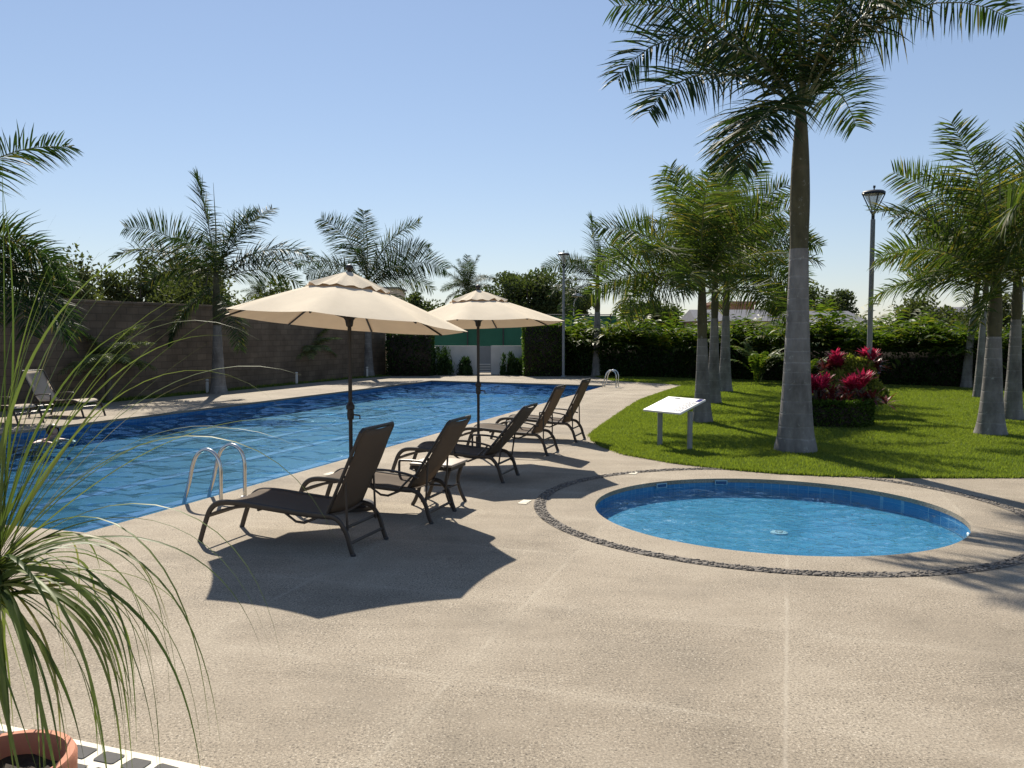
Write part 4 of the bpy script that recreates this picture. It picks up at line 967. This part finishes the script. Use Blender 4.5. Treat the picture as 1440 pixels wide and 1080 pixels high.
# ------------------------------------------------------------------ sign
e = Vector((.6, -.8, 0)); f = Vector((.8, .6, 0))
ctr = Vector((2.62, 13.33, 0))
t = empty('rules_sign', ctr, 'white tilted notice board on two white posts at the lawn edge', 'sign', rz=math.atan2(e.y, e.x))    # local X along posts, Y away
for sx in (-1, 1): mb = MB(); mb.tube([(sx*.32, .02, -.05), (sx*.32, .02, .62)], .042, 14); mb.build('post', M['grey'], t)
Mp = Matrix.Rotation(R(17), 3, 'X')
b = empty  # (panel is tilted about its near edge)
mb = MB(); mb.box((0, .0, .70), (.80, .64, .035), Mp, bev=.01); mb.build('panel', M['white'], t)
pan = bpy.data.objects['panel'] if 'panel' in bpy.data.objects else None
def on_panel(x, y): return Mp @ Vector((x, y, .0195))+Vector((0, 0, .70))
mb = MB(); rs_ = random.Random(2)
def strip(mb, x0, y0, w, h, mi):
    mb.mi = mi; mb.add([on_panel(x0, y0), on_panel(x0+w, y0), on_panel(x0+w, y0+h), on_panel(x0, y0+h)], [(0, 1, 2, 3)])
strip(mb, .29, .18, .09, .12, 2); strip(mb, -.20, .24, .12, .035, 0)
for k in range(9):
    x = .345-k*.045
    y = -.26
    while y < (.12 if k < 5 else -.02):
        l = rs_.uniform(.03, .09); strip(mb, x, y, .012, l, 0 if k < 4 else 1); y += l+.02
mb.build('lettering', [M['ink'], M['ink2'], M['blue']], t, smooth=False)

# ------------------------------------------------------------------ wading pool fittings, deck markers
def wall_pt(a, dz): return Vector((KC[0]+cos(a)*(KR-.01), KC[1]+sin(a)*(KR-.01), dz))
for a, lab in ((R(118), 'left white skimmer opening in the wading pool wall'), (R(92), 'middle white skimmer opening in the far wading pool wall')):
    t = empty('wall_skimmer', wall_pt(a, -.05), lab, 'pool skimmer', 'skimmer openings of the wading pool', a-pi/2)
    mb = MB(); 
    for (x, z, w, h) in ((0, .024, .16, .01), (0, -.024, .16, .01), (-.075, 0, .01, .04), (.075, 0, .01, .04)): mb.box((x, 0, z), (w, .024, h))
    mb.build('surround', M['aqua'], t, smooth=False); mb = MB(); mb.box((0, .004, 0), (.14, .012, .038)); mb.build('flap', M['lane'], t, smooth=False)
a = R(-22); t = empty('pool_light', wall_pt(a, -.15), 'round white underwater light at the right end of the wading pool', 'pool light', rz=a+pi/2)
mb = MB(); 
pr = [Vector((.055*cos(w), .0, .055*sin(w))) for w in np.linspace(0, 2*pi, 25)]; mb.tube(pr, .014, 8, cap=False); mb.build('ring', M['white'], t)
mb = MB(); mb.add([(.05*cos(w), -.0, .05*sin(w)) for w in np.linspace(0, 2*pi, 24, endpoint=False)], [tuple(range(24))]); mb.build('lens', M['diffuser'], t, smooth=False)
t = empty('floor_drain', (2.78, 8.5, -.208), 'pale round drain cover on the wading pool floor', 'drain')
mb = MB(); mb.lathe([(0, .014), (.05, .014), (.085, .008), (.09, 0)], 24); mb.build('cover', M['aqua'], t); mb = MB(); mb.lathe([(.03, .0155), (.04, .0155)], 24); mb.build('slot', M['darkgrey'], t)
for x, y, lab in ((-2.16, 12.45, 'faded pale mark on the deck edge behind the front umbrella pole'), (-2.42, 10.9, 'faded pale mark on the deck edge left of the second lounger'), (.14, 9.05, 'small pale mark on the deck near the pebble ring'), (1.62, 10.95, 'small pale mark on the deck before the lawn')):
    mb = MB(); 
    for k in range(3): mb.box(((k-1)*.075, 0, .004), (.06, .10, .006), bev=.002)
    o = mb.build('depth_marker', M['cream'], None, loc=(x, y, 0), rot=(0, 0, math.atan2(V.y, V.x))); tag(o, lab, 'pool marker', 'pale pool edge markers')

# ------------------------------------------------------------------ potted ponytail palm
pot = empty('plant_pot', (-1.705, 2.68, .03), 'terracotta flower pot with dark soil at the bottom left', 'flower pot')
mb = MB(); mb.lathe([(.0, .0), (.145, .0), (.15, .02), (.185, .30), (.19, .315), (.215, .32), (.224, .335), (.226, .40), (.218, .415), (.195, .415), (.187, .40), (.178, .33), (.17, .30)], 48); mb.build('clay_body', M['terracotta'], pot)
mb = MB(); n = 28; vs = [(0, 0, .345)]; fs = []
rs2 = random.Random(4)
for i in range(1, 7):
    for j in range(n): w = 2*pi*j/n; r_ = .182*i/6; vs.append((r_*cos(w), r_*sin(w), .335+rs2.uniform(-.008, .012)))
for j in range(n): fs.append((0, 1+j, 1+(j+1) % n))
for i in range(5):
    for j in range(n): j2 = (j+1) % n; fs.append((1+i*n+j, 1+(i+1)*n+j, 1+(i+1)*n+j2, 1+i*n+j2))
mb.add(vs, fs); mb.build('soil', M['soil'], pot)
pl = empty('ponytail_palm', (-1.78, 2.68, .37), 'long-leaved arching ponytail palm growing in the terracotta pot', 'plant')
TOP = Vector((.05, .03, .71))
mb = MB(); mb.tube(sm([(0, 0, -.03), (0, 0, .06), (-.03, .01, .3), (-.01, .02, .5), TOP], 5), [.085, .08, .07, .06, .05, .042, .038, .034, .032, .031, .03, .03, .03, .03, .03, .03, .03, .03, .03, .03, .028], 12); mb.build('stem', M['bark'], pl)
r = np.random.default_rng(21); Vv = []; Ff = []
def leaf(p0, az, el, L, g, w, tw=0, n=18, sway=0.0):
    b = len(Vv); d = Vector((cos(az)*cos(el), sin(az)*cos(el), sin(el))); p = Vector(p0); ds = L/n
    for i in range(n+1):
        s = i/n; side = d.cross(Vector((0, 0, 1))); side = side.normalized() if side.length > 1e-3 else Vector((1, 0, 0))
        up = side.cross(d); a = tw*(1-s*.5); wv = side*cos(a)+up*sin(a)
        ww = w*(min(1, .55+s*4) if s < .12 else max(.05, (1-(s-.12)/.88)**.85))
        Vv.append(tuple(p-wv*ww*.5)); Vv.append(tuple(p+up*ww*-.16)); Vv.append(tuple(p+wv*ww*.5))
        if i < n: Ff.append((b+3*i, b+3*i+1, b+3*i+4, b+3*i+3)); Ff.append((b+3*i+1, b+3*i+2, b+3*i+5, b+3*i+4))
        p = p+d*ds
        d = (d+Vector((0, 0, -g*ds*(.4+1.9*s)))+Vector((-sin(az), cos(az), 0))*sway*ds).normalized()
for k in range(105):                                       # hanging lower leaves
    az = r.uniform(0, 2*pi); leaf(TOP+Vector((r.normal(0, .02), r.normal(0, .02), r.uniform(-.09, .0))), az, R(r.uniform(-40, 45)), r.uniform(.6, 1.1), r.uniform(2.2, 5.8), r.uniform(.014, .028), r.normal(0, .5), sway=r.normal(0, .9))
for k in range(42):                                       # stiff upper leaves
    az = r.uniform(0, 2*pi) if k % 3 else r.uniform(-1.0, 1.0); leaf(TOP+Vector((r.normal(0, .02), r.normal(0, .02), r.uniform(-.02, .06))), az, R(r.uniform(48, 88)), r.uniform(.9, 1.45), r.uniform(.25, 1.5), r.uniform(.009, .016), r.normal(0, .6), sway=r.normal(0, .2))
for az, el, L, g in ((5, 52, 1.45, 1.55), (-8, 47, 1.25, .9), (12, 58, 1.3, 1.0), (-3, 35, 1.2, 1.9), (8, 25, 1.1, 1.9), (-15, 30, 1.25, 2.4), (-25, 20, 1.1, 2.6), (3, 40, 1.35, 2.2), (-12, 10, 1.2, 2.4), (18, 44, 1.3, .8), (-35, 15, 1.2, 3.0), (-20, 42, 1.35, 2.6), (0, 12, 1.2, 3.0), (-6, 64, 1.2, .7), (9, 70, 1.15, .6)):
    leaf(TOP, R(az), R(el), L, g, .017, r.normal(0, .4))
me = bpy.data.meshes.new('leaves'); me.from_pydata(Vv, [], Ff); me.update(); me.materials.append(M['ponytail']); me.polygons.foreach_set('use_smooth', [True]*len(me.polygons))
link('leaves', me, pl)

# ------------------------------------------------------------------ swimmer
# breaststroke: body nearly level just under the surface (water at -.115), head up, face towards +X
sw = empty('person', (-8.45, 15.15, -.13), 'dark haired person swimming with head above the water behind the potted plant', 'person', rz=R(-35))
J = {'pelvis': (-.62, 0, -.16), 'waist': (-.46, 0, -.12), 'chest': (-.22, 0, -.06), 'neck': (-.06, 0, .06), 'head0': (.0, 0, .13), 'head1': (.02, 0, .20), 'crown': (.0, 0, .275), 'nose': (.075, 0, .175), 'chin': (.06, 0, .10),
     'shL': (-.16, .18, -.02), 'elL': (.02, .34, -.04), 'wrL': (.22, .24, .0), 'haL': (.33, .20, .01), 'shR': (-.16, -.18, -.02), 'elR': (.02, -.36, -.02), 'wrR': (.23, -.26, .03), 'haR': (.34, -.22, .035),
     'hipL': (-.70, .09, -.18), 'knL': (-1.08, .16, -.24), 'anL': (-1.45, .13, -.22), 'toL': (-1.62, .14, -.24), 'hipR': (-.70, -.09, -.18), 'knR': (-1.06, -.16, -.25), 'anR': (-1.43, -.14, -.24), 'toR': (-1.6, -.15, -.26)}
E_ = [('pelvis', 'waist'), ('waist', 'chest'), ('chest', 'neck'), ('neck', 'head0'), ('head0', 'head1'), ('head1', 'crown'), ('head1', 'nose'), ('head0', 'chin')]
for q in 'LR': E_ += [('chest', 'sh'+q), ('sh'+q, 'el'+q), ('el'+q, 'wr'+q), ('wr'+q, 'ha'+q), ('pelvis', 'hip'+q), ('hip'+q, 'kn'+q), ('kn'+q, 'an'+q), ('an'+q, 'to'+q)]
fing = {}
for q, sy in (('L', 1), ('R', -1)):
    h = Vector(J['ha'+q])
    for k in range(5):
        a = (-.9 if k == 0 else -.3+.2*k)*sy; l = (.05, .075, .085, .08, .065)[k]
        fing['f%d%s' % (k, q)] = tuple(h+Vector((cos(a)*l, -sin(a)*l, -.012))); E_.append(('ha'+q, 'f%d%s' % (k, q)))
J.update(fing)
rad = {'pelvis': (.15, .10), 'waist': (.14, .095), 'chest': (.16, .11), 'neck': (.058, .058), 'head0': (.074, .074), 'head1': (.092, .088), 'crown': (.06, .06), 'nose': (.018, .018), 'chin': (.035, .035), 'sh': (.065,)*2, 'el': (.044,)*2, 'wr': (.03,)*2, 'ha': (.036, .02), 'hip': (.09,)*2, 'kn': (.058,)*2, 'an': (.04,)*2, 'to': (.035, .025)}
ks = list(J); me = bpy.data.meshes.new('body'); me.from_pydata([J[k] for k in ks], [(ks.index(a), ks.index(b)) for a, b in E_], [])
o = link('body', me, sw); o.modifiers.new('skin', 'SKIN')
for i, k in enumerate(ks): me.skin_vertices[0].data[i].radius = (.009, .009) if k in fing else rad.get(k, rad.get(k[:-1]))
me.skin_vertices[0].data[0].use_root = True
sb = o.modifiers.new('subd', 'SUBSURF'); sb.levels = sb.render_levels = 2; me.materials.append(M['skin'])
mb = MB(); mb.sphere((-.012, 0, .215), .118, 22, (1.0, .92, .98))
mb.f = [f for f in mb.f if not all(mb.v[i][0] > .045 and mb.v[i][2] < .27 for i in f)]; mb.m = [0]*len(mb.f)
mb.build('hair', M['hair'], sw)
